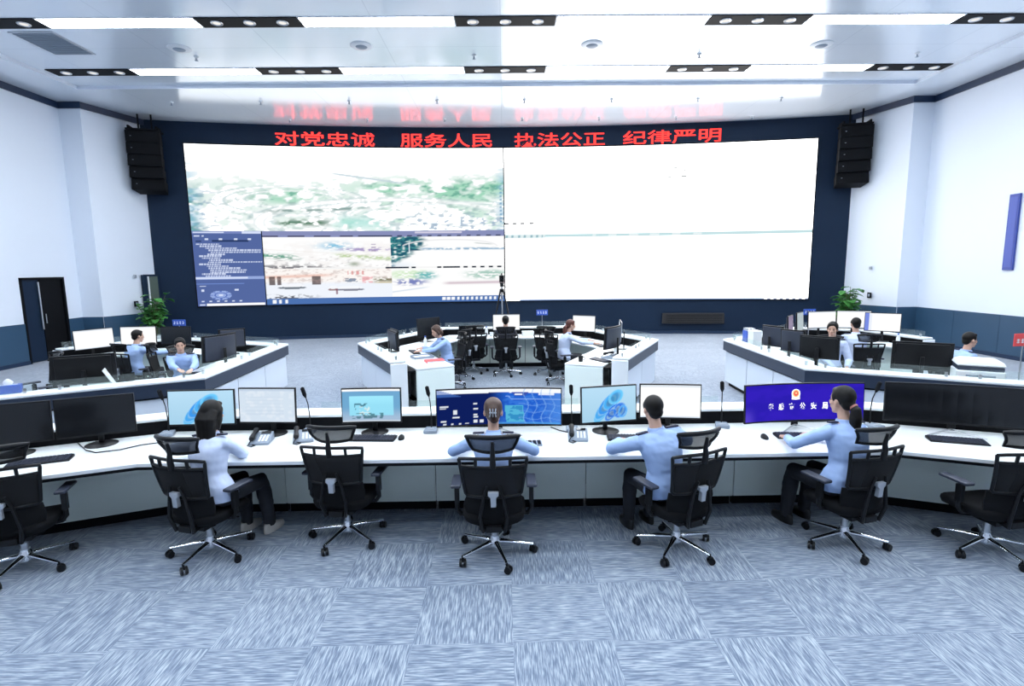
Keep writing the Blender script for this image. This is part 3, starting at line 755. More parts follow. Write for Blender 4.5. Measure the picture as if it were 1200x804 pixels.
island_cabs(LIp, 'left', ['under the front run of the left island', 'on the aisle side of the left island', 'at the rear of the left island', 'on the rear left bend of the left island', 'on the wall side of the left island'], [0, 1, 2, 3, 4])
island_cabs(RIp, 'right', ['on the wall side of the right island', 'on the rear bend of the right island', 'at the rear of the right island', 'on the aisle side of the right island', 'under the front run of the right island'], [0, 1, 2, 3, 4])
# end panels where a wing stops: ledge end (white) and worktop end (pale)
def ends(poly, first, nm, key):
    E_ = [offs(poly, q)[0 if first else -1] for q in (-.02, .25, .40, 1.06 if key == 'c' else .86)]
    d = (Vector(poly[1])-Vector(poly[0])) if first else (Vector(poly[-2])-Vector(poly[-1])); d.normalize()
    m = (E_[2]+E_[3])/2; ln = (E_[3]-E_[2]).length; rz = math.atan2((E_[3]-E_[2]).y, (E_[3]-E_[2]).x)
    for (a, c, z1, name, word) in ((0, 1, .864, 'ledge_end_panel', 'narrow white ledge end panel'), (2, 3, .711, 'worktop_end_panel', 'broad pale worktop end panel')):
        m = (E_[a]+E_[c])/2-d*.012*(1 if a == 0 else 0); ln = (E_[c]-E_[a]).length
        o = thing(name, f'{word} at the {nm}', 'end panel', (m.x, m.y, 0), rz, None)
        yy = d.dot(Vector((-math.sin(rz), math.cos(rz)))); sg = 1 if yy > 0 else -1
        B().box((0, sg*.02*(1 if a else -1)*1.0, z1/2+.02), (ln-.004, .04, z1-.04)).build('panel', M['panel_grey' if a else 'top_white'], o, bevel=.012)
        B().box((0, sg*.03*(1 if a else -1), .02), (ln-.03, .03, .04)).build('foot', M['black'], o)
ends(CI, True, 'right near end of the centre island', 'c'); ends(CI, False, 'left near end of the centre island', 'c')
ends(LIp, False, 'wall end of the left island', 'l'); ends(RIp, True, 'wall end of the right island', 'r')
# knee panels inside the islands
for poly, nm in ((CI, 'centre'), (LIp, 'left'), (RIp, 'right')):
    Q = offs(poly, .62 if nm == 'centre' else .50); k = 0
    c = sum((Vector(p) for p in poly), Vector((0, 0)))/len(poly)
    o = thing('knee_panel', f'pale green grey knee panels under the inner worktop of the {nm} island', 'panel', (c.x, c.y, 0))
    Q[0] = Q[0]+(Q[1]-Q[0]).normalized()*.07; Q[-1] = Q[-1]+(Q[-2]-Q[-1]).normalized()*.07
    for i in range(len(Q)-1):
        d = Q[i+1]-Q[i]; n_ = max(1, round(d.length/.85)); rz = math.atan2(d.y, d.x)
        for j in range(n_):
            m = Q[i]+d*(j+.5)/n_; rel(B(), o).box((m.x, m.y, .40), (d.length/n_-.01, .03, .615), rz=rz).build('panel', M['panel_grey'], o, bevel=.002)
    b = rel(B(), o); band(b, [tuple(q) for q in Q], -.02, .02, .0, .09); b.build('plinth', M['black'], o)
# ------------------------------------------------------------------ monitors
DZ = .75
def monitor(x, y, rz, w, h, label, paint=None, z=DZ, zb=.12, bend=0.0, stand='plate', group=None, res=(72, 40), name='monitor', back='plastic_back', tilt=0.06):
    """screen faces local -Y; bend = depth of the curve at the middle"""
    t = thing(name, label, 'monitor', (x, y, z), math.radians(rz), group)
    zc = zb+h/2; ct, st = math.cos(tilt), math.sin(tilt)
    def pos(u, v, d=0.0):
        a = (u-.5)*w; yy = -bend*(2*u-1)**2+d; zz = (v-.5)*h
        return Vector((a, yy*ct+zz*st, zc+zz*ct-yy*st))
    nb = 10 if bend else 2
    b = B(); b.sheet([[pos(i/nb, v, .012) for v in (0, .5, 1)] for i in range(nb+1)], .024); b.build('bezel', M['plastic'], t, smooth=False, bevel=.003)
    b = B(); b.sheet([[pos(.06+.88*i/nb, .06+.88*v, .032) for v in (0, .5, 1)] for i in range(nb+1)], .026); b.build('back_shell', M[back], t, bevel=.008)
    bw, bh = .010/w, .012/h
    face = lambda u, v: pos(bw+(1-2*bw)*u, bh*1.3+(1-2.3*bh)*v, -.0012)
    if paint is not None: o = picture_grid('screen', M['picture'], t, face, res[0], res[1], paint)
    else:
        b = B(); b.sheet([[face(i/nb, v) for v in (0, 1)] for i in range(nb+1)], .001); o = b.build('screen', M['screen_off'], t)
    if stand == 'plate':
        B().box((0, .085, .004), (min(.26, w*.42), .19, .008)).build('base', M['plastic'], t, bevel=.003)
        B().box((0, .095, (zb+h*.55)/2), (.05, .022, zb+h*.45)).build('neck', M['plastic'], t, bevel=.006)
    elif stand == 'disc':
        B().lathe([(.13, 0), (.13, .006), (.11, .012), (.02, .016)], (0, .08, 0), 28).build('base', M['plastic'], t, True)
        B().box((0, .095, (zb+h*.55)/2), (.045, .022, zb+h*.45)).build('neck', M['plastic'], t, bevel=.006)
    else:
        for s in (-1, 1):
            B().tube([(0, .075, .035), (s*.10, .01, .018), (s*.215, -.085, .006)], [.011, .010, .007], 8, flat=((0, 0, 1), .55)).build('stand_leg', M['steel'], t, True)
        B().box((0, .085, (zb+h*.5)/2+.01), (.06, .03, zb+h*.45)).build('neck', M['plastic'], t, bevel=.006)
    for q in (-.16, -.08, 0, .08, .16):
        pass
    return t, o, pos
def p_swirl(U, V):
    """soft blue abstract swirl on pale blue (plain stand-in wallpaper)"""
    img = np.ones(U.shape+(3,))*s2l(176, 216, 240)+(V[..., None]-.5)*.10
    X, Y = U*1.75, V
    for cx, cy, an, rx, ry, c in ((.66, .30, .9, .44, .17, (95, 190, 245)), (.74, .40, .8, .46, .17, (60, 165, 240)), (.86, .52, .75, .46, .19, (50, 150, 240)), (1.0, .62, .7, .40, .20, (75, 180, 250)), (1.10, .70, .6, .28, .19, (110, 205, 252)), (1.06, .30, .5, .30, .17, (36, 110, 228)), (1.22, .30, .9, .25, .20, (45, 125, 235)), (1.32, .26, 1.2, .20, .15, (85, 175, 250)), (.92, .18, .7, .24, .12, (40, 120, 230))):
        dx, dy = X-cx, Y-cy; p = dx*math.cos(an)+dy*math.sin(an); q = -dx*math.sin(an)+dy*math.cos(an)
        d = (p/rx)**2+(q/ry)**2; fill(img, sm(d, 1.0, .85)*sm(d, .30, .55), s2l(*c), .9); fill(img, sm(d, .5, .1)*.5, s2l(*[v*.75 for v in c])); fill(img, np.exp(-((d-.9)/.07)**2)*.55, s2l(176, 226, 252))
    return img
def p_white(U, V):
    img = np.ones(U.shape+(3,))*.99; fill(img, rect(U, V, 0, 1, .95, 1), s2l(225, 232, 240)); fill(img, rect(U, V, 0, 1, 0, .035), s2l(214, 226, 238)); return img
def p_pale(U, V):
    img = np.ones(U.shape+(3,))*s2l(212, 226, 240); n = nz(U, V, 12, 9, 71, 2); fill(img, sm(n, .5, .7)*.35, s2l(240, 244, 250)); fill(img, rect(U, V, 0, 1, .93, 1), s2l(195, 212, 232)); fill(img, (np.sin(V*60) > .6) & rect(U, V, .1, .8, .15, .85), s2l(190, 206, 226), .35); return img
def p_boat(U, V):
    img = np.ones(U.shape+(3,))*s2l(112, 168, 208)*1.0; fill(img, sm(V, .5, .05), s2l(165, 190, 216)); n = nz(U, V, 20, 14, 72, 2)
    fill(img, rect(U, V, .12, .88, .20, .78), s2l(150, 222, 245)); fill(img, rect(U, V, .12, .88, .20, .78)*sm(V, .45, .75), s2l(160, 232, 252))
    fill(img, rect(U, V, .2, .42, .36, .55)*(n > .48), s2l(40, 90, 110), .8); fill(img, rect(U, V, .28, .46, .2, .45)*(n > .45), s2l(225, 240, 240), .8); fill(img, rect(U, V, .16, .7, .10, .26)*(n > .5), s2l(60, 110, 120), .8)
    fill(img, rect(U, V, 0, 1, .94, 1), (1, 1, 1)); fill(img, rect(U, V, 0, 1, 0, .035), s2l(205, 215, 225)); return img
def p_dash(U, V):
    img = np.ones(U.shape+(3,))*s2l(14, 30, 92); n = nz(U, V, 24, 12, 73, 2)
    fill(img, sm(U, .40, .60), s2l(36, 96, 205)); fill(img, sm(U, .80, 1.0)*.6, s2l(90, 150, 230)); fill(img, sm(n, .5, .65)*sm(U, .45, .6)*.4, s2l(70, 140, 235))
    fill(img, rect(U, V, 0, 1, .90, 1), (.93, .96, 1)); fill(img, (V > .90-.05*np.abs(U-.5)) & (V < .905), (.9, .95, 1))
    fill(img, np.abs(V-.76) < .008, s2l(120, 160, 230), .8); fill(img, (V > .80) & (U < .2-.9*(V-.8)), s2l(70, 110, 190), .7)
    L = (.88, .93, 1)
    for a, b_, c, d in ((.02, .09, .52, .56), (.02, .07, .46, .49), (.03, .07, .10, .14), (.29, .32, .58, .62), (.29, .33, .42, .46), (.29, .32, .26, .30), (.29, .33, .20, .23), (.29, .32, .06, .14), (.34, .37, .06, .14), (.05, .07, .02, .05), (.11, .13, .02, .05), (.17, .19, .02, .05), (.22, .25, .03, .05), (.12, .18, .20, .23), (.13, .16, .30, .42)):
        fill(img, rect(U, V, a, b_, c, d), L, .85)
    fill(img, (V > .80) & (V < .90) & (U > .60+.3*(.9-V)) & (U < .74-.3*(.9-V)), s2l(60, 80, 170)); fill(img, rect(U, V, .63, .69, .83, .87), L); fill(img, rect(U, V, .82, .95, .82, .88), L, .9)
    fill(img, (np.abs(V-(.80-.10*sm(U, .57, .61))) < .012) & (U > .55), s2l(150, 190, 250), .8)
    d = np.maximum(np.abs((U-.625)/.075+.35*(V-.35)), np.abs((V-.30)/.24)); fill(img, d < 1, s2l(90, 190, 220), .85); fill(img, (d < .9)*(n > .5), s2l(40, 130, 190), .8)
    for u in (.72, .79, .86, .93): fill(img, np.abs(U-u+.02*np.sin(V*9)) < .004, s2l(130, 180, 240), .6)
    for v in (.15, .35, .55): fill(img, (np.abs(V-v-.03*np.sin(U*30)) < .012) & (U > .66), s2l(120, 170, 240), .5)
    fill(img, rect(U, V, .47, .99, .0, .05), s2l(90, 175, 235), .5); return img
def p_purple(U, V):
    img = np.ones(U.shape+(3,))*s2l(44, 30, 176); fill(img, sm(nz(U, V, 6, 4, 74), .4, .7)*.5, s2l(58, 34, 198)); fill(img, sm(U, .12, 0)*sm(V, .5, 0)*.5, s2l(110, 90, 215)); return img
def p_list(U, V):
    img = np.ones(U.shape+(3,))*.99; fill(img, rect(U, V, 0, .12, 0, 1), s2l(120, 140, 225)); fill(img, rect(U, V, .12, .2, 0, .95), s2l(235, 240, 250)); return img
def p_dim(U, V):
    n = nz(U, V, 9, 7, 75); return np.ones(U.shape+(3,))*s2l(150, 140, 165)*(.7+.6*n[..., None])
def p_greenish(U, V):
    n = nz(U, V, 9, 7, 76); return np.ones(U.shape+(3,))*s2l(186, 200, 205)*(.85+.25*n[..., None])
gF = 'monitors on the front desk'
monitor(-2.90, 5.08, 2, .625, .345, 'lit monitor with a pale blue swirl picture before the long haired woman', p_swirl, stand='disc', group=gF)
monitor(-2.275, 5.08, -4, .56, .345, 'lit monitor with a pale empty page beside the left swirl picture monitor', p_pale, zb=.13, stand='disc', group=gF)
monitor(-1.28, 5.08, 0, .57, .34, 'slightly curved lit monitor with a teal picture on a blue page', p_boat, bend=.018, stand='disc', group=gF, zb=.12)
monitor(-.06, 5.05, 0, 1.19, .365, 'ultrawide lit monitor with a dark blue dashboard before the woman with pinned up hair', p_dash, bend=.07, stand='v', group=gF, res=(160, 48), zb=.085, name='ultrawide_monitor')
monitor(.985, 5.00, 11, .56, .355, 'lit monitor with a pale blue swirl picture left of the short haired man', p_swirl, stand='disc', group=gF, zb=.11)
monitor(1.585, 5.06, -7, .58, .34, 'lit monitor with a blank white page right in front of the short haired man', p_white, bend=.012, stand='disc', group=gF, zb=.12)
t, scr, pos = monitor(2.83, 5.02, 2.5, 1.17, .37, 'ultrawide purple monitor with a police badge and white writing', p_purple, bend=.07, stand='v', group=gF, res=(60, 24), zb=.09, name='ultrawide_monitor')
LW = emat('lit_white', (1, 1, 1), 1.0)
for k, sign in enumerate('孝感市公安局'):
    vs, fs = text_mesh(sign, .055, 1.0, .0012, .001)
    x0_ = min(v[0] for v in vs); y0_ = min(v[1] for v in vs); x1_ = max(v[0] for v in vs); y1_ = max(v[1] for v in vs)
    b = B(); b.add([tuple(pos(.215+.092*k+.046*(v[0]-x0_)/(x1_-x0_), .315+.175*(v[1]-y0_)/(y1_-y0_), -.004+v[2])) for v in vs], fs); b.build('white_letter', LW, scr, fix=False)
def badge(part, outline, m, d):
    b = B(); n = len(outline); vs = [tuple(pos(.455+p[0]/1.17, .70+p[1]/.37, d)) for p in outline]; b.add(vs, [tuple(range(n))]); b.build(part, m, scr, fix=False)
sh = [(-.050, .015), (-.045, .04), (-.025, .058), (0, .064), (.025, .058), (.045, .04), (.050, .015), (.046, -.02), (.048, -.052), (.0, -.058), (-.048, -.052), (-.046, -.02)]
badge('badge_shield', [(p[0]*.86, p[1]*.86) for p in sh], emat('badge_white', (.95, .92, .88), 1.0), -.0035)
badge('badge_ring', [(.032*math.cos(2*PI*i/20), .012+.034*math.sin(2*PI*i/20)) for i in range(20)], emat('badge_gold', (.85, .55, .18), .9), -.0045)
badge('badge_centre', [(.023*math.cos(2*PI*i/18), .012+.025*math.sin(2*PI*i/18)) for i in range(18)], emat('badge_red', (.75, .12, .10), .9), -.0055)
badge('badge_star', [((.012 if i % 2 == 0 else .005)*math.sin(PI*i/5), .016+(.012 if i % 2 == 0 else .005)*math.cos(PI*i/5)) for i in range(10)], emat('badge_star_gold', (.95, .75, .3), 1.0), -.0065)
monitor(4.16, 4.80, -22, 1.17, .37, 'dark switched off ultrawide monitor on the right desk wing', None, bend=.07, stand='v', group=gF, zb=.10, name='ultrawide_monitor')
monitor(5.15, 4.36, -22, .62, .36, 'dark switched off monitor at the outer end of the right desk wing', None, stand='disc', group=gF)
monitor(-3.72, 4.84, 23, .60, .36, 'dark switched off monitor on the left desk wing nearer the bend', None, stand='disc', group=gF, zb=.11)
monitor(-4.29, 4.60, 23, .60, .36, 'dark switched off monitor on the left desk wing nearer the picture edge', None, stand='disc', group=gF, zb=.11)
gI = 'monitors on the rear islands'
# centre island
monitor(-2.02, 9.85, 117, .60, .35, 'dark monitor on the left wing of the centre island nearer its open end', None, group=gI)
monitor(-2.10, 10.40, 117, .50, .32, 'dark monitor on the left wing of the centre island nearer its back bend', None, group=gI)
monitor(-1.63, 11.70, 46, .62, .40, 'tall dark monitor behind the brown haired woman at the centre island', None, zb=.13, group=gI)
monitor(-.86, 12.66, 8, .42, .20, 'low dark monitor left of the seated man on the centre island', None, zb=.05, group=gI)
monitor(.05, 12.50, 0, .63, .38, 'lit white monitor in front of the seated man on the centre island', p_white, group=gI, zb=.14)
monitor(1.78, 12.05, -32, .55, .37, 'lit white monitor facing the red haired woman on the centre island', p_white, group=gI, zb=.14)
monitor(1.96, 9.66, -128, .62, .40, 'dark curved monitor seen from behind on the right wing of the centre island', None, bend=.03, group=gI)
monitor(2.20, 10.30, -100, .45, .42, 'thin pale backed monitor beside the dark curved one on the centre island', p_pale, group=gI, back='silver', zb=.14)
# left island
monitor(-7.86, 10.42, 62, .68, .38, 'lit white monitor on the left island nearest the black door', p_white, group=gI, zb=.13)
monitor(-7.36, 10.93, 5, .68, .38, 'lit white monitor before the man with his back turned on the left island', p_white, group=gI, zb=.12)
monitor(-6.66, 11.00, -3, .62, .36, 'dark monitor right of the two white ones on the left island', None, group=gI)
monitor(-4.74, 9.02, -112, .66, .44, 'big curved dark monitor seen from behind on the aisle side of the left island', None, bend=.04, zb=.10, group=gI)
monitor(-5.25, 10.45, -150, .46, .36, 'smaller dark monitor backing on the rear run of the left island', None, zb=.12, group=gI)
monitor(-5.62, 7.22, 208, .70, .40, 'wide black monitor seen from behind on the front run of the left island', None, zb=.10, group=gI, back='plastic')
# right island
monitor(6.79, 11.43, 8, .66, .37, 'lit white monitor at the back of the right island, left one of the row', p_white, group=gI, zb=.22)
monitor(7.42, 11.35, -20, .64, .38, 'lit white monitor at the back of the right island behind the seated man', p_white, group=gI, zb=.22)
monitor(7.68, 10.84, -38, .62, .38, 'lit monitor with a blue side bar at the back of the right island', p_list, group=gI, zb=.21)
monitor(5.92, 11.05, 50, .42, .36, 'dim pinkish lit monitor on the rear left run of the right island', p_dim, group=gI, zb=.18)
monitor(6.28, 11.35, 45, .42, .40, 'pale grey lit monitor on the rear left run of the right island', p_greenish, group=gI, zb=.18)
monitor(4.84, 9.62, 118, .42, .38, 'dark monitor back on the aisle side of the right island, farthest of three', None, bend=.02, group=gI)
monitor(4.86, 8.98, 122, .42, .38, 'dark monitor back on the aisle side of the right island, middle of three', None, bend=.02, group=gI)
monitor(4.90, 8.28, 135, .56, .36, 'wide dark monitor back on the aisle side of the right island, nearest of three', None, bend=.03, group=gI, back='plastic')
monitor(5.85, 7.42, 150, .70, .40, 'wide black monitor seen from behind on the front run of the right island', None, zb=.09, group=gI, back='plastic')
monitor(7.16, 6.62, 150, .60, .42, 'black monitor at the right picture edge beyond the white printer', None, zb=.09, group=gI, back='plastic')

# ------------------------------------------------------------------ desk microphones, telephones, keyboards, mice
mc = None
def mic(x, y, rz, label):
    global mc
    if mc is None:
        mc = thing('desk_microphone', label, 'microphone', (x, y, DZ), math.radians(rz), 'gooseneck microphones on the front desk')
        b = B(); b.prism([(-.065, -.075), (.065, -.075), (.055, .065), (-.055, .065)], 0, .034); b.build('base', M['grey'], mc, bevel=.008)
        B().box((0, -.03, .036), (.07, .03, .006)).build('talk_button', M['silver'], mc, bevel=.002)
        B().tube([(0, .04, .03), (0, .045, .15), (-.004, .03, .28), (-.01, -.005, .36)], [.007, .006, .005, .005], 8).build('gooseneck', M['plastic'], mc, True)
        B().tube([(-.01, -.005, .355), (-.013, -.02, .385), (-.02, -.05, .455), (-.021, -.054, .463)], [.009, .019, .019, .010], 12).build('foam_head', M['fabric'], mc, True)
        return mc
    return dup(mc, (x, y, DZ), math.radians(rz), label)
mic(-1.93, 5.18, 0, 'gooseneck microphone beside the pale page monitor on the front desk')
mic(-.73, 5.15, 0, 'gooseneck microphone left of the dark blue ultrawide monitor')
mic(.65, 5.12, 0, 'gooseneck microphone right of the dark blue ultrawide monitor')
mic(2.14, 5.17, -14, 'gooseneck microphone left of the purple ultrawide monitor')
mic(3.58, 5.06, 14, 'gooseneck microphone right of the purple ultrawide monitor')
mic(-3.30, 5.17, 15, 'gooseneck microphone at the bend of the left desk wing')
ph = None
def phone(x, y, rz, label, z=DZ):
    global ph
    if ph is None:
        ph = thing('desk_telephone', label, 'telephone', (x, y, z), math.radians(rz), 'desk telephones on the front desk')
        b = B(); b.add([(-.09, -.10, 0), (.09, -.10, 0), (.09, .10, 0), (-.09, .10, 0), (-.09, -.10, .025), (.09, -.10, .025), (.09, .10, .075), (-.09, .10, .075)], [(3, 2, 1, 0), (4, 5, 6, 7), (0, 1, 5, 4), (1, 2, 6, 5), (2, 3, 7, 6), (3, 0, 4, 7)])
        b.build('body', M['grey'], ph, bevel=.008)
        b = B(); b.tube([(-.058, -.095, .062), (-.058, -.07, .068), (-.058, 0, .088), (-.058, .065, .100), (-.058, .09, .094)], [.022, .026, .017, .026, .022], 10); b.build('handset', M['plastic'], ph, True)
        b = B()
        for i in range(3):
            for j in range(4): b.box((.0+.03*i, -.07+.028*j, .037+.007*j), (.02, .018, .008), rx=.245)
        b.build('keys', M['paper'], ph, bevel=.002)
        B().box((.03, .065, .073), (.085, .035, .004), rx=.245).build('display', M['screen_off'], ph)
        B().tube([(-.058, -.09, .055), (-.085, -.13, .012), (-.05, -.15, .008), (-.02, -.125, .012), (-.05, -.105, .014)], .005, 6).build('cord', M['plastic'], ph, True)
        return ph
    return dup(ph, (x, y, z), math.radians(rz), label)
phone(-2.27, 4.90, 8, 'grey desk telephone right of the long haired woman')
phone(-1.90, 4.95, 18, 'grey desk telephone behind the empty chair left of centre')
phone(.67, 4.86, -6, 'grey desk telephone between the middle seat and the man in blue')
kb = None
def keyboard(x, y, rz, label, z=DZ, group='keyboards on the desks'):
    global kb
    if kb is None:
        kb = thing('keyboard', label, 'keyboard', (x, y, z), math.radians(rz), group)
        b = B(); b.add([(-.22, -.07, 0), (.22, -.07, 0), (.22, .07, 0), (-.22, .07, 0), (-.22, -.07, .012), (.22, -.07, .012), (.22, .07, .024), (-.22, .07, .024)], [(3, 2, 1, 0), (4, 5, 6, 7), (0, 1, 5, 4), (1, 2, 6, 5), (2, 3, 7, 6), (3, 0, 4, 7)])
        b.build('body', M['plastic'], kb, bevel=.004)
        b = B()
        for j in range(5):
            for i in range(15):
                if j == 0 and 3 < i < 9: continue
                b.box((-.196+.028*i, -.05+.025*j, .0165+.0023*j), (.022, .019, .008), rx=.085)
        b.box((-.028, -.05, .0165), (.14, .019, .008), rx=.085); b.build('keys', M['plastic_back'], kb)
        return kb
    return dup(kb, (x, y, z), math.radians(rz), label)
keyboard(-1.25, 4.93, -4, 'black keyboard before the teal picture monitor')
keyboard(1.16, 4.82, -6, 'black keyboard before the right hand swirl picture monitor')
keyboard(2.72, 4.80, -6, 'black keyboard before the purple ultrawide monitor')
keyboard(-3.93, 4.45, 22, 'black keyboard on the left desk wing before the dark monitors')
keyboard(4.02, 4.60, -20, 'black keyboard on the right desk wing before the dark ultrawide monitor')
keyboard(-.12, 4.88, 0, 'black keyboard before the dark blue ultrawide monitor')
ms = None
def mouse(x, y, rz, label, z=DZ):
    global ms
    if ms is None:
        ms = thing('computer_mouse', label, 'mouse', (x, y, z), math.radians(rz), 'computer mice on the desks')
        b = B(); b.loft([[(.030*k*math.cos(a), .052*k*math.sin(a), zz+.006*math.sin(a)*(zz > .01)) for a in [2*PI*i/16 for i in range(16)]] for k, zz in ((.96, 0), (1, .008), (.92, .022), (.6, .032), (.2, .036))])
        b.build('shell', M['plastic'], ms, True); B().tube([(0, .028, .031), (0, .015, .036)], .005, 8).build('wheel', M['silver'], ms)
        return ms
    return dup(ms, (x, y, z), math.radians(rz), label)
mouse(-2.62, 4.78, -10, 'black mouse beside the long haired woman')
mouse(-.98, 4.93, 0, 'black mouse right of the keyboard before the teal picture')
mouse(2.38, 4.78, 0, 'black mouse left of the keyboard before the purple monitor')
t = thing('number_pad', 'small dark number pad right of the woman with pinned up hair', 'keypad', (.24, 4.72, DZ), .03)
B().box((0, 0, .008), (.17, .12, .016)).build('body', M['grey'], t, bevel=.004)
b = B()
for i in range(4):
    for j in range(4): b.box((-.06+.04*i, -.042+.028*j, .018), (.028, .020, .006))
b.build('keys', M['plastic'], t)
# ------------------------------------------------------------------ office chairs (occupant looks along local +Y)
def chair(label, loc, rz, group, arms=True):
    t = thing('office_chair', label, 'office chair', loc, math.radians(rz), group)
    hub = B().lathe([(.03, .062), (.046, .07), (.048, .125), (.034, .15), (.034, .165)], n=20).build('base_hub', M['chrome'], t, True)
    B().lathe([(.026, .16), (.026, .22), (.021, .222), (.021, .32)], n=16).build('gas_lift', M['steel'], t, True)
    for k in range(5):
        a = 2*PI*k/5; ca, sa = math.cos(a), math.sin(a)
        sp_ = B().tube([(ca*.03, sa*.03, .112), (ca*.12, sa*.12, .104), (ca*.22, sa*.22, .090), (ca*.315, sa*.315, .078)], [.026, .023, .018, .015], 10, flat=((0, 0, 1), .75)).build('base_spoke', M['chrome'], t, True)
        c = B(); cx, cy = ca*.31, sa*.31; a2 = a+.9; px, py = -math.sin(a2), math.cos(a2)
        ox, oy = math.cos(a2)*.012, math.sin(a2)*.012
        for s in (-1, 1):
            c.tube([(cx+ox+px*s*.008, cy+oy+py*s*.008, .029), (cx+ox+px*s*.026, cy+oy+py*s*.026, .029)], [.029, .027], 14)
        c.tube([(cx, cy, .045), (cx, cy, .085)], .010, 8); c.box((cx+ox*.4, cy+oy*.4, .050), (.020, .050, .022), rz=a2)
        c.build('caster', M['plastic'], t, True)
    b = B(); b.box((0, -.02, .325), (.24, .30, .07)); b.box((0, -.15, .325), (.12, .18, .05)); b.tube([(.10, .03, .345), (.27, .04, .335)], .007, 6); b.build('tilt_mechanism', M['plastic'], t, bevel=.006)
    # seat pad: rounded cushion with a rolled front edge
    def ring(z, k, dz=0):
        out = []
        for i in range(36):
            a = 2*PI*i/36; c, s = math.cos(a), math.sin(a); e = .55
            x = .255*k*math.copysign(abs(c)**e, c); y = .245*k*math.copysign(abs(s)**e, s)+.03
            out.append((x, y, z - (.035*max(0, (y-.12)/.16)**2) + .012*(x/.25)**2))
        return out
    B().loft([ring(.335, .86), ring(.345, .95), ring(.385, 1.0), ring(.408, .985), ring(.420, .92), ring(.424, .6), ring(.420, .2)]).build('seat', M['fabric'], t, True)
    # backrest
    def hw(z): return .212+.048*max(0, min(1, (z-.58)/.33))
    def bp(u, z, d=0.0): return Vector((u*hw(z), -.215-.075*(z-.48)/.45+.055*u*u-.03*math.sin((z-.5)*6.0)*.5-d, z))
    zt, zw, zl = .915, .845, .590
    rim = [bp(u, zt-.012*u**4) for u in np.linspace(-1, 1, 11)]+[bp(1, z) for z in np.linspace(zt-.03, zl+.02, 8)]+[bp(u, zl) for u in np.linspace(.94, -.94, 9)]+[bp(-1, z) for z in np.linspace(zl+.02, zt-.03, 8)]
    fr = B(); fr.tube(rim+[rim[0]], .0135, 8, caps=False); fr.tube([bp(u, zw) for u in np.linspace(-1, 1, 9)], .011, 8)
    for u in (-.52, 0, .52): fr.tube([bp(u, zw), bp(u*.96, zt)], .013, 8)
    fr.build('back_frame', M['plastic'], t, True)
    B().sheet([[bp(u, z, -.002) for z in np.linspace(zl, zw, 7)] for u in np.linspace(-.99, .99, 11)], .006).build('back_mesh', M['weave'], t, True)
    pv = lambda u, z: Vector((u*(.226-.03*abs(z-.50)/.12), -.205+.075*u*u-.015*math.cos((z-.52)*14), z))
    B().sheet([[pv(u, z) for z in np.linspace(.330, .578, 7)] for u in np.linspace(-1, 1, 11)], .024).build('lumbar_panel', M['fabric'], t, True)
    s_ = B()
    for s in (-1, 1): s_.tube([(s*.05, -.10, .325), (s*.085, -.235, .318), (s*.105, -.262, .43), (s*.075, -.272, .60), (s*.045, -.288, .70)], [.022, .020, .017, .015, .012], 8, flat=((0, 1, 0), .8))
    s_.build('back_support', M['plastic'], t, True)
    b = B(); b.add([(-.040, -.305, .655), (.040, -.305, .655), (.040, -.305, .628), (.022, -.305, .612), (.020, -.300, .535), (-.020, -.300, .535), (-.022, -.305, .612), (-.040, -.305, .628)]+[(-.040, -.270, .655), (.040, -.270, .655), (.040, -.270, .628), (.022, -.270, .612), (.020, -.262, .535), (-.020, -.262, .535), (-.022, -.270, .612), (-.040, -.270, .628)],
        [tuple(range(7, -1, -1)), tuple(range(8, 16))]+[(i, (i+1) % 8, 8+(i+1) % 8, 8+i) for i in range(8)])
    b.build('silver_bracket', M['silver'], t, bevel=.003)
    # headrest: open woven frame on a short stem
    hr = lambda u, v: Vector((u*(.152+.048*v), -.268+.085*u*u-.035*v-.02*math.sin(v*3.1), .955+.125*v-.012*u*u*v))
    loop = [hr(u, 1) for u in np.linspace(-1, 1, 11)]+[hr(1, v) for v in (.75, .5, .25)]+[hr(u, 0) for u in np.linspace(1, -1, 9)]+[hr(-1, v) for v in (.25, .5, .75)]
    hf = B(); hf.tube(loop+[loop[0]], .012, 8, caps=False); hf.tube([hr(u, 1.02)+Vector((0, -.006, .002)) for u in np.linspace(-1.03, 1.03, 11)], [.012]+[.019]*9+[.012], 8)
    hf.build('headrest_frame', M['plastic'], t, True)
    B().sheet([[hr(u, v) for v in np.linspace(.02, .98, 5)] for u in np.linspace(-.98, .98, 9)], .008).build('headrest_mesh', M['weave_open'], t, True)
    B().tube([(0, -.295, .84), (0, -.305, .92), (0, -.300, .965), (0, -.315, 1.05)], [.024, .022, .018, .012], 8).build('headrest_stem', M['plastic'], t, True)
    for s in (-1, 1):
        a = B(); a.tube([(s*.17, -.02, .35), (s*.27, -.02, .36), (s*.300, -.02, .40), (s*.300, -.02, .60)], [.018, .018, .019, .017], 8); a.box((s*.300, -.02, .52), (.035, .055, .14)); ar = a.build('armrest', M['plastic'], t, bevel=.004)
        B().box((s*.302, .02, .618), (.080, .25, .026)).build('arm_pad', M['plastic_back'], ar, bevel=.011, seg=3)
    return t
GC = 'black mesh office chairs at the front desk'
ch0 = chair('black mesh office chair with silver bracket, under the woman with pinned up hair', (-.10, 4.19, 0), 0, GC)
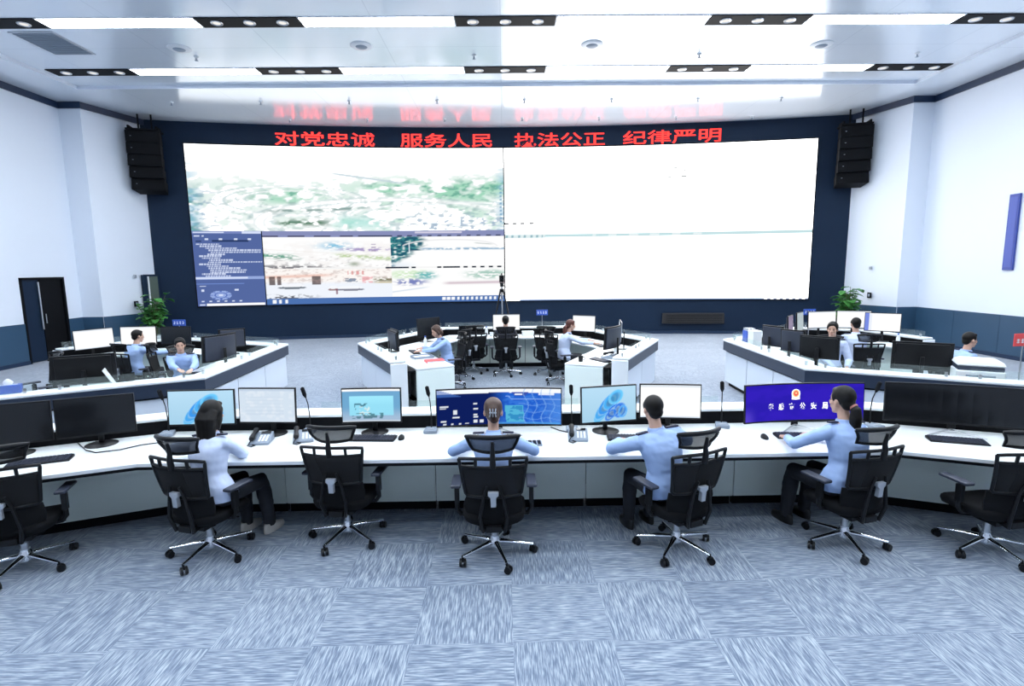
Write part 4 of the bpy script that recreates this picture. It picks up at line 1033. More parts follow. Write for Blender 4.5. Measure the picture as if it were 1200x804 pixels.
for x, y, rz, sp_a, lb in ((-3.83, 4.10, 20, 60, 'empty black mesh office chair at the left desk wing'),
                     (-2.46, 4.27, -16, 44, 'black mesh office chair with headrest, under the long haired woman'),
                     (-1.39, 4.50, -6, 32, 'empty black mesh office chair pushed in left of centre at the front desk'),
                     (1.40, 4.21, 22, 20, 'black mesh office chair turned aside, under the short haired man in blue'),
                     (2.82, 4.24, 15, 48, 'black mesh office chair under the woman with the low ponytail'),
                     (3.90, 4.10, 6, 56, 'empty black mesh office chair at the right desk wing')):
    c = dup(ch0, (x, y, 0), math.radians(rz), lb)
    for ch in c.children:
        if ch.name.split('.')[0] in ('base_spoke', 'caster'): ch.rotation_euler.z = math.radians(sp_a-rz)
GI = 'black mesh office chairs inside the island desks'
for x, y, rz, lb in ((.03, 11.70, 0, 'black mesh office chair under the man facing the video wall'),
                     (-.98, 11.25, 62, 'empty black mesh office chair left of the seated man in the centre island'),
                     (-.70, 12.05, 15, 'farther empty black mesh office chair by the back run of the centre island'),
                     (-1.05, 10.44, 112, 'black mesh office chair under the brown haired woman with the red folder'),
                     (1.12, 10.75, -75, 'black mesh office chair under the woman with red brown hair'),
                     (.95, 11.70, -15, 'empty black mesh office chair behind the woman with red brown hair'),
                     (-6.70, 9.74, -22, 'black mesh office chair under the man turned away in the left island'),
                     (-5.95, 9.55, -70, 'empty black mesh office chair between the two men of the left island'),
                     (-5.36, 8.95, -150, 'black mesh office chair under the man facing forward in the left island'),
                     (-7.20, 8.35, 150, 'empty black mesh office chair near the black door'),
                     (6.55, 9.72, -8, 'black mesh office chair with a dark jacket look under the man at the back of the right island'),
                     (5.62, 9.12, 158, 'black mesh office chair under the man facing forward in the right island'),
                     (6.78, 7.95, -95, 'black mesh office chair under the man beside the white printer')):
    lb = lb.replace(' with a dark jacket look', '')
    dup(ch0, (x, y, 0), math.radians(rz), lb, GI)
# ------------------------------------------------------------------ people
M['skin'] = mat('skin', (.56, .34, .25), .55, var=.05, vscale=20)
M['hair'] = mat('black_hair', (.006, .005, .0045), .55, spec=.25, var=.4, vscale=40)
M['hair_brown'] = mat('brown_hair', (.055, .024, .014), .45, var=.4, vscale=40)
M['hair_red'] = mat('red_brown_hair', (.085, .022, .014), .45, var=.4, vscale=40)
M['shirt'] = mat('pale_blue_shirt', (.33, .46, .74), .8, bump=.15, bscale=120)
M['shirt_pale'] = mat('very_pale_blue_shirt', (.56, .64, .84), .8, bump=.15, bscale=120)
M['shirt_dark'] = mat('dark_shirt', (.018, .020, .035), .8)
M['trousers'] = mat('dark_trousers', (.010, .012, .018), .85)
M['shoe'] = mat('black_shoes', (.008, .008, .009), .35)
M['shoe_pale'] = mat('pale_shoes', (.55, .52, .48), .5)
M['eye'] = mat('dark_eyes', (.012, .009, .008), .2)
M['lips'] = mat('lips', (.42, .16, .13), .5)
M['badge'] = mat('dark_shoulder_boards', (.010, .014, .045), .6)

def fuse(mb, name, m, parent, voxel=.010, smooth=4, fac=.5, wrinkle=0.0, seed=0):
    """melt overlapping closed shapes into one continuous skin"""
    me = bpy.data.meshes.new(name); me.from_pydata(mb.v, [], mb.f)
    bm = bmesh.new(); bm.from_mesh(me); bmesh.ops.recalc_face_normals(bm, faces=bm.faces); bm.to_mesh(me); bm.free()
    o = bpy.data.objects.new(name, me); COL.objects.link(o)
    r = o.modifiers.new('r', 'REMESH'); r.mode = 'VOXEL'; r.voxel_size = voxel; r.use_smooth_shade = True
    s = o.modifiers.new('s', 'SMOOTH'); s.factor = fac; s.iterations = smooth
    dg = bpy.context.evaluated_depsgraph_get(); dg.update()
    me2 = bpy.data.meshes.new_from_object(o.evaluated_get(dg)); me2.name = name
    o.modifiers.clear(); o.data = me2; bpy.data.meshes.remove(me)
    if wrinkle:
        off = Vector((seed*3.1, seed*1.7, seed*.9))
        for v in me2.vertices:
            p = v.co; k = mnoise.noise(Vector((p.x*9, p.y*9, p.z*22))+off)+.5*mnoise.noise(Vector((p.x*24+p.z*14, p.y*24, p.z*26))+off)
            v.co = p+v.normal*k*wrinkle
    me2.materials.clear(); me2.materials.append(m)
    me2.polygons.foreach_set('use_smooth', [True]*len(me2.polygons))
    o.parent = parent; return o
def ell(c, R, hw, hd, n=20, e=.85):
    out = []
    for i in range(n):
        a = 2*PI*i/n; x = hw*math.copysign(abs(math.cos(a))**e, math.cos(a)); y = hd*math.copysign(abs(math.sin(a))**e, math.sin(a))
        out.append(c+R @ Vector((x, y, 0)))
    return out

def person(label, loc, rz, hands, lean=8, head=(0, 0), female=False, hair='short', hairm='hair', shirt='shirt', sc=.95, seat=.452, elbow_out=.5, feet=.0, group=None, fine=True, twist=0.0, shoe='shoe', roll=0.0, glasses=False, elbow_dn=.75):
    t = thing('person', label, 'person', (loc[0], loc[1], 0), math.radians(rz), group)
    W2L = Matrix.Rotation(-math.radians(rz), 4, 'Z') @ Matrix.Translation(Vector((-loc[0], -loc[1], 0)))
    k = sc; w = .88 if female else 1.0
    H = Vector((0, 0, seat+.085*k)); L_ = math.radians(lean)
    RS = Matrix.Rotation(-L_, 3, 'X') @ Matrix.Rotation(math.radians(roll), 3, 'Y'); ax = RS @ Vector((0, 0, 1))
    TW = Matrix.Rotation(math.radians(twist), 3, 'Z')
    def sp_(s): return H+ax*(.50*k*s)+RS @ Vector((0, -.045*math.sin(PI*min(1, max(0, s)))*k, 0))
    prof = [(-.17, .11, .08), (-.12, .165, .115), (0, .178*(1.04 if female else 1), .125), (.14, .165, .115), (.34, .138*w, .100), (.52, .150*w, .108), (.70, .172*w, .118), (.84, .182*w, .108), (.93, .160*w, .088), (.985, .105*w, .068), (1.03, .062, .058)]
    def torso(inf, s0=-9, s1=9):
        rings = []
        for s, a, b_ in prof:
            if s < s0 or s > s1: continue
            Rr = RS @ Matrix.Rotation(math.radians(twist)*max(0, min(1, s)), 3, 'Z')
            rings.append(ell(sp_(s), Rr, a*k+inf, b_*k+inf))
        return rings
    RT = RS @ TW
    sh = {s: sp_(.87)+RT @ Vector((s*.183*w*k, 0, 0)) for s in (-1, 1)}
    U_, F_ = .285*k, .245*k
    arms = {}
    for s, hw_ in zip((-1, 1), hands):
        T_ = W2L @ Vector(hw_); S = sh[s]; d = T_-S; D = min(d.length, (U_+F_)*.985); d.normalize(); T_ = S+d*D
        a = (U_*U_-F_*F_+D*D)/(2*D); h = math.sqrt(max(1e-6, U_*U_-a*a))
        pole = Vector((s*elbow_out, -.35, -elbow_dn)); pole = (pole-d*pole.dot(d)).normalized()
        E_ = S+d*a+pole*h; arms[s] = (S, E_, T_)
    # head frame
    N = sp_(1.0); hy, hp = math.radians(head[0]), math.radians(head[1])
    RH = Matrix.Rotation(hy+math.radians(twist), 3, 'Z') @ Matrix.Rotation(-hp-L_*.45, 3, 'X')
    hc = N+ax*(.085*k)+RH @ Vector((0, .025*k, .095*k)); hk = k*.97
    hp_ = lambda x, y, z: hc+RH @ (Vector((x, y, z))*hk)
    # legs
    legs = {}
    for s in (-1, 1):
        hj = H+Vector((s*.092*k, .01, -.01)); kn = Vector((s*(.105+.02*(not female))*k, .42*k, seat+.055*k)); an = Vector((s*.115*k, (.36+feet+.02*s)*k, .085)); legs[s] = (hj, kn, an)
    # --- body: one continuous surface
    b = B(); b.loft(torso(-.010))
    b.tube([sp_(.93), N+ax*.02, hp_(0, -.012, -.085), hp_(0, -.008, -.02)], [.062*k, .054*k*w, .052*k*w, .05*k], 14)
    RHk = RH
    b.ball(hp_(0, -.010, .030), (.0745*hk, .094*hk, .090*hk), 20, 14, RHk); b.ball(hp_(0, .022, -.040), (.058*hk, .068*hk, .074*hk), 16, 12, RHk)
    b.ball(hp_(0, .062, -.094), (.028*hk, .024*hk, .022*hk), 12, 8, RHk); b.ball(hp_(0, .070, -.055), (.034*hk, .026*hk, .028*hk), 12, 8, RHk)
    b.tube([hp_(0, .080, .022), hp_(0, .094, .000), hp_(0, .104, -.022), hp_(0, .092, -.032)], [.009*hk, .011*hk, .0145*hk, .012*hk], 10)
    for s in (-1, 1):
        b.ball(hp_(s*.0765, -.006, -.008), (.010*hk, .021*hk, .033*hk), 10, 8, RHk); b.ball(hp_(s*.040, .058, -.022), (.024*hk, .022*hk, .02*hk), 10, 8, RHk)
        S, E_, T_ = arms[s]
        b.tube([S+(S-E_)*.03, S.lerp(E_, .3), S.lerp(E_, .75), E_, E_.lerp(T_, .25), E_.lerp(T_, .7), T_], [.046*k*w, .041*k*w, .034*k*w, .030*k*w, .034*k*w, .030*k*w, .025*k*w], 12)
        # hand: palm, four bent fingers, thumb from the side
        fd = (T_-E_).normalized(); fl = Vector((fd.x, fd.y, fd.z*.35-.10)).normalized(); side = fl.cross(Vector((0, 0, 1))).normalized(); nrm = side.cross(fl).normalized(); ins = -s*side
        P0 = T_+fl*.012*k; P1_ = T_+fl*.092*k
        b.loft([[P0+fl*(.0+q*.092*k)+side*(math.cos(an)*ww)+nrm*(math.sin(an)*hh) for an in [2*PI*i/14 for i in range(14)]] for q, ww, hh in ((-.15, .024*k, .021*k), (.2, .033*k, .018*k), (.7, .040*k, .016*k), (.98, .037*k, .012*k))])
        for i, (o_, ln) in enumerate(((-1.05, .070), (-.36, .080), (.34, .075), (1.0, .058))):
            q0 = P1_-fl*.012*k+ins*(-o_*.028*k); sp2 = (fl+ins*(-o_*.06)).normalized()
            q1 = q0+sp2*ln*.42*k+nrm*.004; q2 = q1+(sp2*.9-nrm*.45).normalized()*ln*.33*k; q3 = q2+(sp2*.7-nrm*.75).normalized()*ln*.27*k
            b.tube([q0, q1, q2, q3], [.0100*k, .0095*k, .0088*k, .0072*k], 8)
        q0 = P0+fl*.022*k+ins*.022*k; q1 = q0+(fl*.55+ins*.75-nrm*.25).normalized()*.036*k; q2 = q1+(fl*.9+ins*.25-nrm*.3).normalized()*.030*k; q3 = q2+(fl+ins*-.1-nrm*.35).normalized()*.022*k
        b.tube([q0, q1, q2, q3], [.014*k, .0118*k, .0108*k, .0085*k], 8)
        hj, kn, an = legs[s]
        b.tube([hj, hj.lerp(kn, .4), kn, kn.lerp(an, .3), kn.lerp(an, .8), an], [.072*k, .060*k, .044*k, .045*k, .032*k, .030*k], 12)
        b.tube([an+Vector((0, -.05*k, -.045)), an+Vector((0, .05*k, -.04)), an+Vector((0, .15*k, -.055))], [.030*k, .034*k, .022*k], 10)
    body = fuse(b, 'body', M['skin'], t, .0062 if fine else .0085, 3, .4)
    # --- face details
    for s in (-1, 1):
        B().ball(hp_(s*.031, .0745, .004), (.010*hk, .006*hk, .005*hk), 10, 6, RHk).build('eye', M['eye'], t, True)
        B().tube([hp_(s*.016, .0830, .022), hp_(s*.030, .0785, .027), hp_(s*.044, .068, .024)], [.0035*hk, .0045*hk, .002*hk], 6).build('eyebrow', M[hairm], t, True)
    B().tube([hp_(-.022, .090, -.060), hp_(-.008, .097, -.058), hp_(.008, .097, -.058), hp_(.022, .090, -.060)], [.003*hk, .0058*hk, .0058*hk, .003*hk], 8).build('mouth', M['lips'], t, True)
    # --- hair
    h = B(); h.ball(hp_(0, -.021, .042), (.0845*hk, .098*hk, .092*hk), 22, 14, RHk); h.ball(hp_(0, -.058, -.018), (.068*hk, .050*hk, .062*hk), 16, 10, RHk)
    h.ball(hp_(.008, .034, .090), (.058*hk, .040*hk, .026*hk), 14, 8, RHk)
    for s in (-1, 1): h.ball(hp_(s*.068, .012, .035), (.016*hk, .030*hk, .040*hk), 10, 8, RHk)
    dn = lambda y, z, x=0: hc+RH @ Vector((x*hk, y*hk, 0))+Vector((0, 0, z*hk))
    if hair == 'long':
        for x in (-.035, 0, .035): h.tube([hp_(x, -.06, .03), hp_(x*1.2, -.098, -.04), dn(-.105, -.13, x*1.1), dn(-.118, -.24, x), dn(-.112, -.34, x*.6)], [.05*hk, .052*hk, .048*hk, .040*hk, .018*hk], 12)
        for s in (-1, 1): h.tube([hp_(s*.074, .005, .03), hp_(s*.078, -.02, -.05), dn(-.06, -.13, s*.07)], [.018*hk, .026*hk, .028*hk], 10)
    elif hair == 'pony':
        h.ball(hp_(0, -.09, -.03), (.034*hk,)*3, 12, 8); h.tube([hp_(0, -.09, -.03), hp_(0, -.125, -.06), dn(-.135, -.13), dn(-.130, -.23), dn(-.115, -.31)], [.026*hk, .040*hk, .050*hk, .042*hk, .014*hk], 12)
    elif hair == 'updo':
        h.ball(hp_(0, -.098, .005), (.050*hk, .036*hk, .070*hk), 14, 10, RHk); h.ball(hp_(.01, -.085, -.06), (.042*hk, .030*hk, .036*hk), 12, 8, RHk)
    elif hair == 'bob':
        h.ball(hp_(0, -.055, -.03), (.088*hk, .065*hk, .082*hk), 16, 10, RHk)
        for s in (-1, 1): h.tube([hp_(s*.072, .012, .05), hp_(s*.080, .006, -.02), hp_(s*.072, -.004, -.085)], [.020*hk, .026*hk, .020*hk], 10)
        h.tube([hp_(0, -.10, .0), dn(-.125, -.10), dn(-.12, -.20)], [.04*hk, .045*hk, .02*hk], 10)
    fuse(h, 'hair', M[hairm], t, .0068 if fine else .009, 3, .45, .0012, 3)
    if hair == 'updo':
        c = B()
        for q in (-1, 0, 1): c.tube([hp_(q*.026, -.135, .035), hp_(q*.020, -.146, .0), hp_(q*.026, -.128, -.035)], .0055*hk, 8)
        c.tube([hp_(-.032, -.138, .0), hp_(.032, -.138, .0)], .006*hk, 8); c.build('hair_clip', M['silver'], t, True)
    if hair == 'pony': B().tube([hp_(0, -.100, -.036), hp_(0, -.110, -.046)], .036*hk, 14).build('hair_tie', M['lips'], t, True)
    # --- clothes
    c = B(); c.loft(torso(.018, -.15, .2)+torso(.013, .3, 1.0)); c.tube([sp_(.93), N+ax*.010], [.092*k, .068*k*w], 16)
    for s in (-1, 1):
        S, E_, T_ = arms[s]
        c.tube([S+(sp_(.9)-S)*.5, S, S.lerp(E_, .3), S.lerp(E_, .75), E_, E_.lerp(T_, .25), E_.lerp(T_, .7), E_.lerp(T_, .97)], [.060*k*w, .067*k*w, .062*k*w, .056*k*w, .056*k*w, .055*k*w, .045*k*w, .040*k*w], 14)
    fuse(c, 'shirt', M[shirt], t, .0095 if fine else .012, 3, .5, .0055, rz % 7)
    co = B(); Rr = RS
    co.loft([ell(N+ax*z, Rr, r_*k*w, r_*1.02*k*w, 20, 1) for z, r_ in ((-.012, .082), (.012, .074), (.030, .066), (.030, .059), (.010, .060), (-.012, .064))]); co.build('collar', M[shirt], t, True)
    for s in (-1, 1):
        S = sh[s]; q = sp_(.975)+RT @ Vector((s*.088*w*k, 0, .018*k)); e_ = S+RT @ Vector((s*.012*k, 0, .070*k)); d = e_-q
        x_ = d.normalized(); y_ = (RT @ Vector((0, 1, 0))); z_ = x_.cross(y_).normalized(); z_ = z_ if z_.z > 0 else -z_
        bb = B(); bb.add([q+x_*d.length*u+y_*(v*.024*k)+z_*hh for hh in (-.004, .010) for u, v in ((0, -.8), (1, -1), (1, 1), (0, .8))], [(3, 2, 1, 0), (4, 5, 6, 7), (0, 1, 5, 4), (1, 2, 6, 5), (2, 3, 7, 6), (3, 0, 4, 7)]); bb.build('shoulder_board', M['badge'], t, bevel=.004)
    tr = B(); tr.loft(torso(.010, -.18, .16))
    for s in (-1, 1):
        hj, kn, an = legs[s]
        tr.tube([hj-Vector((0, .05, 0)), hj, hj.lerp(kn, .4), kn+Vector((0, -.01, 0)), kn.lerp(an, .3), kn.lerp(an, .8), an+Vector((0, -.005, -.02))], [.088*k, .092*k, .082*k, .073*k, .069*k, .056*k, .052*k], 14)
        so = B(); so.loft([[an+Vector((math.cos(a_)*ww*k, (y0+math.sin(a_)*ll)*k, -.085+zz)) for a_ in [2*PI*i/18 for i in range(18)]] for ww, ll, y0, zz in ((.043, .128, .045, .002), (.046, .132, .045, .018), (.044, .124, .040, .045), (.040, .085, .005, .070), (.036, .060, -.012, .088))])
        so.build('shoe', M[shoe], t, True)
    fuse(tr, 'trousers', M['trousers'], t, .011 if fine else .013, 3, .5, .004, 2)
    if glasses:
        g = B()
        for s in (-1, 1): g.tube([hp_(s*.032+.022*math.cos(a_), .092, .003+.018*math.sin(a_)) for a_ in [2*PI*i/14 for i in range(15)]], .0022*hk, 6, caps=False)
        g.build('glasses', M['plastic'], t)
    return t
HZ = .817
person('long haired woman in a very pale blue shirt typing at the left swirl picture monitor', (-2.375, 4.25), -18, ((-2.64, 4.60, HZ), (-2.42, 4.60, HZ)), lean=7, head=(10, 4), female=True, hair='long', shirt='shirt_pale', elbow_out=1.6, elbow_dn=.3, feet=.10, shoe='shoe_pale', roll=-6)
person('woman in a light blue shirt with pinned up brown hair at the dark blue dashboard', (-.10, 4.18), 0, ((-.32, 4.57, HZ), (.12, 4.57, HZ)), lean=9, head=(0, 8), female=True, hair='updo', hairm='hair_brown', elbow_out=1.25, elbow_dn=.5, feet=.12, sc=.95)
person('short haired man in a light blue shirt leaning on the front desk', (1.305, 4.215), 13, ((1.00, 4.57, HZ), (1.38, 4.62, HZ)), lean=9, head=(-4, 6), hair='short', elbow_out=1.3, elbow_dn=.25, sc=.95, feet=.12, roll=-7)
person('woman in a light blue shirt with a low black ponytail at the purple monitor', (2.775, 4.24), 14, ((2.48, 4.58, HZ), (2.80, 4.66, HZ)), lean=6, head=(8, 2), female=True, hair='pony', elbow_out=1.15, elbow_dn=.35, feet=.12, sc=1.0, roll=4)
person('man with his back turned facing the video wall at the centre island', (.03, 11.78), 0, ((-.20, 12.35, HZ), (.24, 12.35, HZ)), lean=5, head=(0, 0), hair='short', shirt='shirt_dark', fine=False)
person('brown haired woman in a pale blue shirt looking down beside a red folder', (-1.12, 10.42), 112, ((-1.55, 10.02, HZ), (-1.60, 10.38, HZ)), lean=15, head=(8, 18), female=True, hair='bob', hairm='hair_brown', shirt='shirt', fine=False, elbow_out=.9)
person('woman with red brown hair in a pale shirt reaching over the centre island desk', (1.22, 10.85), -78, ((1.85, 11.00, HZ), (1.82, 10.66, HZ)), lean=9, head=(0, 6), female=True, hair='pony', hairm='hair_red', shirt='shirt_pale', fine=False, elbow_out=.4)
person('man in a light blue shirt turned away before two white monitors on the left island', (-6.72, 9.82), -22, ((-6.85, 10.40, HZ), (-6.36, 10.28, HZ)), lean=6, head=(-14, 4), hair='short', fine=False, elbow_out=.9)
person('man in a light blue uniform shirt facing forward at the left island corner', (-5.24, 8.78), -160, ((-4.86, 8.34, HZ), (-5.02, 8.30, HZ)), lean=9, head=(10, 8), hair='short', fine=False, elbow_out=.9)
person('man in a pale blue shirt facing forward behind dark monitors at the right island', (5.56, 9.05), 166, ((5.66, 8.74, .63), (5.42, 8.70, .63)), lean=3, head=(-24, 6), hair='short', fine=False, shirt='shirt_pale', sc=1.04)
person('man with his back turned at the white monitors at the rear of the right island', (6.56, 9.92), -8, ((6.40, 10.45, HZ), (6.90, 10.42, HZ)), lean=4, head=(0, 0), hair='short', fine=False, shirt='shirt_pale', sc=1.0, elbow_out=.9)
person('man in a light blue uniform shirt in profile beside the white printer', (6.84, 7.90), -98, ((7.22, 8.05, .64), (7.20, 7.72, .64)), lean=6, head=(4, 2), hair='short', fine=False, sc=.97)
# ------------------------------------------------------------------ plants, tripod, signs and the small things on the desks
def plant(x, y, top, label, seed):
    r = random.Random(seed); t = thing('potted_plant', label, 'plant', (x, y, 0))
    B().lathe([(.14, 0), (.15, .01), (.185, .32), (.20, .34), (.20, .38), (.175, .38), (.17, .33)], n=28).build('pot', M['white_plastic'], t, True)
    B().lathe([(.16, .30), (.165, .335)], n=20).build('soil', M['soil'], t)
    st = B(); lv = B()
    for k in range(16):
        a = r.uniform(0, 2*PI); sp = r.uniform(.08, .42); h = r.uniform(.62, 1.0)*top-.05
        p0 = Vector((.05*math.cos(a), .05*math.sin(a), .33)); p2 = Vector((sp*math.cos(a), sp*math.sin(a), h)); p1 = p0.lerp(p2, .5)+Vector((-.06*math.cos(a), -.06*math.sin(a), .08))
        st.tube([p0, p1, p2], [.014, .011, .006], 6)
        for q in range(7):
            u = .45+.09*q; pb = (p0*(1-u)**2+p1*2*u*(1-u)+p2*u*u)
            b = r.uniform(0, 2*PI); L_ = r.uniform(.20, .32); W_ = L_*r.uniform(.34, .44)
            d = Vector((math.cos(b), math.sin(b), r.uniform(-.25, .7))).normalized(); sd = d.cross(Vector((0, 0, 1))).normalized(); n = sd.cross(d)
            st.tube([pb, pb+d*.06], .004, 5)
            rows = []
            for i in range(6):
                v = i/5; w_ = W_*math.sin(PI*min(1, v*.92+.04))**.8; c = pb+d*(.05+L_*v)-Vector((0, 0, .35*L_*v*v))
                rows.append([c-sd*w_+n*.25*w_, c-n*.06*w_, c+sd*w_+n*.25*w_])
            lv.sheet(rows, .002)
    st.build('stems', M['stem'], t, True); lv.build('leaves', M['leaf'], t, True)
plant(-10.78, 16.75, 1.72, 'leafy green potted plant in the far left corner by the second door', 3)
plant(10.72, 16.65, 1.70, 'leafy green potted plant in the far right corner behind the island', 8)

t = thing('tripod', 'tall black camera tripod standing behind the centre island', 'tripod', (-.05, 14.3, 0))
for k in range(3):
    a = PI/2+2*PI*k/3; c, s = math.cos(a), math.sin(a)
    l_ = B(); l_.tube([(c*.05, s*.05, 1.72), (c*.22, s*.22, 1.0)], [.022, .020], 8); l_.tube([(c*.20, s*.20, 1.08), (c*.34, s*.34, .48)], .016, 8); l_.tube([(c*.33, s*.33, .54), (c*.46, s*.46, .012)], [.012, .011], 8); lg = l_.build('leg', M['plastic'], t, True)
    B().ball((c*.46, s*.46, .012), .018, 8, 6).build('foot', M['black'], lg, True)
B().tube([(0, 0, 1.0), (0, 0, 1.86)], .018, 10).build('centre_column', M['steel'], t, True)
h = B(); h.lathe([(.05, 1.70), (.06, 1.72), (.06, 1.77), (.03, 1.79)], n=14); h.lathe([(.035, 1.84), (.045, 1.86), (.045, 1.92), (.06, 1.93), (.06, 1.95)], n=14); h.tube([(.03, 0, 1.88), (.18, -.18, 1.80)], .009, 6); h.build('pan_head', M['plastic'], t, True)
c = thing('video_camera', 'small black camera on top of the tall tripod', 'camera', (-.05, 14.3, 1.95))
B().box((0, 0, .10), (.13, .22, .18)).build('body', M['plastic'], c, bevel=.015)
B().tube([(0, -.11, .10), (0, -.20, .10)], [.05, .055], 16).build('lens', M['black'], c, True)
B().box((0, .02, .22), (.03, .14, .06)).build('handle', M['plastic'], c, bevel=.01)

def desk_sign(x, y, z0, zt, label, rz=0):
    t = thing('desk_sign', label, 'sign', (x, y, z0), math.radians(rz)); h = zt-z0
    B().lathe([(.06, 0), (.06, .01), (.012, .016)], n=16).build('base', M['steel'], t, True)
    B().tube([(0, 0, .012), (0, 0, h-.13)], .007, 8).build('pole', M['steel'], t, True)
    p = B().box((0, 0, h-.065), (.27, .014, .13)).build('board', M['blue'], t, bevel=.004)
    r = random.Random(int(x*10))
    for k in range(4):
        m = B(); cx = -.09+.06*k
        for q in range(3): m.box((cx+r.uniform(-.006, .006), -.0085, h-.065+(q-1)*.022), (.040*r.uniform(.6, 1), .003, .010))
        m.box((cx, -.0085, h-.065), (.009, .003, .062)); m.build('white_mark', M['paper'], p)
desk_sign(-6.77, 11.34, .75, 1.34, 'small blue sign on a thin pole at the back of the left island')
desk_sign(.90, 12.80, .75, 1.34, 'small blue sign on a thin pole at the back of the centre island')
desk_sign(6.72, 11.80, .75, 1.36, 'small blue sign on a thin pole at the back of the right island')
t = thing('table_sign', 'red sign with white marks at the right picture edge on the right island', 'sign', (6.90, 6.98, .75), math.radians(10))
B().box((0, .05, .006), (.20, .16, .012)).build('base', M['steel'], t, bevel=.003)
B().tube([(0, .05, .01), (0, .05, .50)], .009, 8).build('pole', M['steel'], t, True)
p = B().box((0, .04, .56), (.34, .012, .17)).build('board', M['red'], t, bevel=.004)
for k in range(4):
    m = B()
    for q in (-1, 0, 1): m.box((-.105+.07*k, .032, .545+q*.020), (.045-.008*(k % 2), .003, .009))
    m.box((-.105+.07*k, .032, .545), (.008, .003, .058)); m.build('white_mark', M['paper'], p)

t = thing('printer', 'white office printer with a dark band on the front run of the right island', 'printer', (6.20, 6.90, .75), math.radians(-31))
b = B(); b.box((0, 0, .10), (.50, .40, .20)); b.build('body', M['white_plastic'], t, bevel=.02, seg=3)
B().box((0, 0, .225), (.47, .37, .06)).build('dark_band', M['strip'], t, bevel=.01)
b = B(); b.loft([[(sx*.24*k, sy*.19*k, z) for sx, sy in ((-1, -1), (1, -1), (1, 1), (-1, 1))] for k, z in ((1, .255), (1.02, .275), (.95, .31), (.75, .335))]); b.build('lid', M['white_plastic'], t, bevel=.015, seg=3)
B().box((0, .205, .10), (.36, .02, .05)).build('paper_slot', M['grey'], t, bevel=.004)
B().box((-.02, .25, .055), (.34, .16, .012)).build('paper_tray', M['white_plastic'], t, bevel=.004)
B().box((0, -.195, .12), (.30, .03, .06)).build('control_panel', M['grey'], t, bevel=.006)

def stack(nm, label, cat, x, y, z, rz, w, d, sheets, m, group=None, cover=None):
    t = thing(nm, label, cat, (x, y, z), math.radians(rz), group); r = random.Random(int((x+y)*100)); b = B(); zz = 0
    for k in range(sheets): b.box((r.uniform(-.006, .006), r.uniform(-.006, .006), zz+.0055), (w-r.uniform(0, .01), d-r.uniform(0, .01), .010), rz=r.uniform(-.04, .04)); zz += .0105
    b.build('pages', M['paper'], t)
    if cover: B().box((0, 0, zz+.003), (w+.01, d+.01, .006)).build('cover', M[cover], t, bevel=.002); B().box((-w/2-.004, 0, zz/2), (.006, d+.008, zz)).build('spine', M[cover], t)
    return t
stack('folder', 'red folder on the left worktop end of the centre island', 'folder', -1.20, 9.16, DZ, 20, .30, .22, 3, 'paper', None, 'red')
stack('paper_stack', 'white papers lying in the tray on the left wing of the centre island', 'papers', -1.98, 10.85, DZ, 28, .32, .24, 2, 'paper')
stack('paper_stack', 'white paper stack at the back left of the centre island', 'papers', -1.16, 12.30, DZ, 40, .24, .30, 5, 'paper')
stack('paper_stack', 'pale papers on the front run of the left island right of the black monitor', 'papers', -4.92, 7.42, DZ, 30, .36, .24, 9, 'paper')
stack('paper_stack', 'white papers on the right worktop of the centre island', 'papers', 1.52, 9.55, DZ, -20, .30, .22, 1, 'paper')
stack('paper_stack', 'white papers before the blue side bar monitor on the right island', 'papers', 7.35, 10.85, DZ, -40, .30, .22, 2, 'paper')
def boxy(nm, label, cat, x, y, z, rz, w, d, h, m, lidm=None):
    t = thing(nm, label, cat, (x, y, z), math.radians(rz))
    B().box((0, 0, h/2), (w, d, h)).build('case', M[m], t, bevel=.005)
    if lidm == 'tissue':
        B().box((0, 0, h+.001), (w*.7, d*.35, .003)).build('slot', M['white_plastic'], t)
        b = B(); b.loft([[(kx*w*.22*math.cos(a), kx*d*.16*math.sin(a)*(1+.3*math.sin(3*a)), h+zz) for a in [2*PI*i/12 for i in range(12)]] for kx, zz in ((.6, 0), (1, .03), (.55, .06), (.15, .075))]); b.build('tissue', M['paper'], t, True)
    elif lidm == 'file':
        for k in range(5): B().box((-w*.4+k*w*.2, 0, h+.02), (.018, d*.86, .05)).build('file', M['paper' if k % 2 else 'silver'], t)
    else: B().box((0, 0, h-.01), (w+.008, d+.008, .03)).build('lid', M[lidm or m], t, bevel=.003)
    return t
boxy('tissue_box', 'blue tissue box on the ledge at the left picture edge', 'tissue box', -5.975, 6.48, .903, 30.6, .24, .11, .10, 'blue', 'tissue')
boxy('file_box', 'blue file box on the ledge at the aisle corner of the right island', 'file box', 4.70, 10.26, DZ, 0, .17, .20, .34, 'blue', 'file')
boxy('white_box', 'white box next to the blue file box on the right island ledge', 'box', 4.70, 10.02, DZ, 3, .17, .20, .36, 'white_plastic')
boxy('storage_box', 'white box beside the seated man at the back of the centre island', 'box', .55, 12.62, DZ, 5, .26, .18, .10, 'white_plastic')
t = thing('document_stand', 'white leaning document board on the front run of the left island', 'document stand', (-5.22, 7.26, DZ), math.radians(30))
B().box((0, .02, .006), (.10, .20, .012)).build('foot', M['white_plastic'], t, bevel=.003)
B().box((-.075, .0, .155), (.014, .22, .33), ry=-.45).build('board', M['white_plastic'], t, bevel=.004)
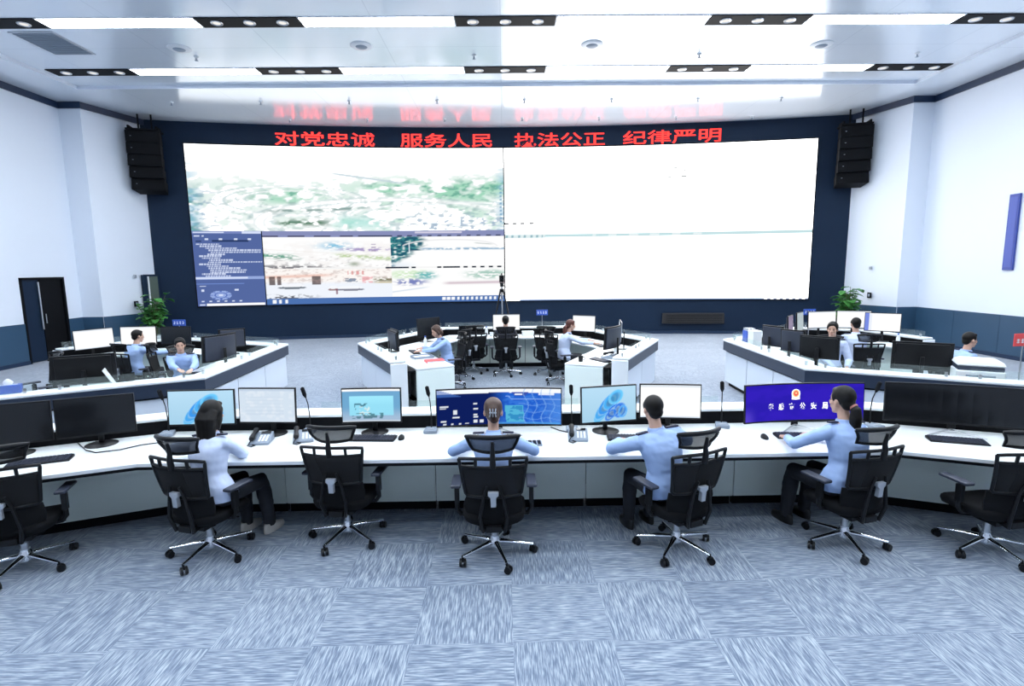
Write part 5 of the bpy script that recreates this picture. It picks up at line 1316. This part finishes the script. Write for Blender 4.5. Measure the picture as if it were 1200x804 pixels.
def cup(x, y, z, label, m='white_plastic', bottle=False):
    t = thing('water_bottle' if bottle else 'cup', label, 'bottle' if bottle else 'cup', (x, y, z))
    if bottle:
        B().lathe([(.030, 0), (.034, .01), (.034, .14), (.014, .18), (.014, .20)], n=18).build('body', M[m], t, True); B().lathe([(.017, .198), (.017, .222)], n=14).build('cap', M['blue'], t, True)
    else:
        B().lathe([(.032, 0), (.036, .005), (.042, .10), (.038, .10), (.033, .012)], n=20).build('body', M[m], t, True)
        B().tube([(.040, 0, .08), (.068, 0, .075), (.066, 0, .035), (.038, 0, .03)], .006, 8).build('handle', M[m], t, True)
cup(-.42, 12.66, DZ, 'tall white bottle left of the seated man on the centre island', bottle=True)
cup(-.30, 12.55, DZ, 'white cup beside the tall white bottle on the centre island')
cup(-1.62, 11.02, DZ, 'white bottle before the brown haired woman on the centre island', bottle=True)
cup(1.28, 8.98, DZ, 'dark cup near the right worktop end of the centre island', 'plastic')
cup(2.06, 9.95, DZ, 'white bottle behind the dark curved monitor on the centre island', bottle=True)
cup(7.72, 10.42, DZ, 'white bottle near the open end of the right island worktop', bottle=True)
for x, y, rz, lb in ((.03, 12.24, 0, 'black keyboard of the seated man at the back of the centre island'), (1.92, 10.82, -78, 'black keyboard before the red brown haired woman'), (-1.72, 10.26, 112, 'black keyboard before the brown haired woman'),
                     (1.62, 9.06, -62, 'black keyboard at the right open end of the centre island'), (-6.62, 10.52, -5, 'black keyboard before the man turned away in the left island'),
                     (-4.78, 8.42, -160, 'black keyboard at the corner of the left island'), (6.68, 10.66, -8, 'black keyboard before the man at the rear of the right island')):
    keyboard(x, y, rz, lb)
t = thing('paper_tray', 'flat dark tray on the left wing of the centre island', 'tray', (-1.48, 9.62, DZ), math.radians(28))
b = B(); b.box((0, 0, .006), (.36, .27, .012))
for q in (-1, 1): b.box((0, q*.13, .022), (.36, .01, .044)); b.box((q*.175, 0, .022), (.01, .27, .044))
b.build('tray', M['grey'], t, bevel=.003); B().box((0, 0, .02), (.29, .21, .012)).build('papers', M['paper'], t)
for x, y, rz, lb in ((1.80, 9.30, -117, 'dark telephone by the ledge on the right wing of the centre island'),):
    phone(x, y, rz, lb)

def cable(label, pts):
    t = thing('cable', label, 'cable', (pts[0][0], pts[0][1], DZ)); o = Vector(t.location)
    B().tube([Vector((x, y, DZ+.006+dz))-o for x, y, dz in pts], .005, 6).build('cord', M['plastic'], t, True); return t
cable('black cable looping behind the keyboard on the left desk wing', [(-4.0, 4.95, 0), (-3.75, 4.72, .004), (-3.62, 4.66, 0), (-3.45, 4.72, .003), (-3.35, 4.86, 0), (-3.2, 4.92, .003), (-3.0, 4.97, 0)])
cable('thin dark cable on the desk right of the dark blue dashboard', [(.45, 5.22, 0), (.52, 5.10, .003), (.60, 5.04, 0), (.62, 5.0, 0)])
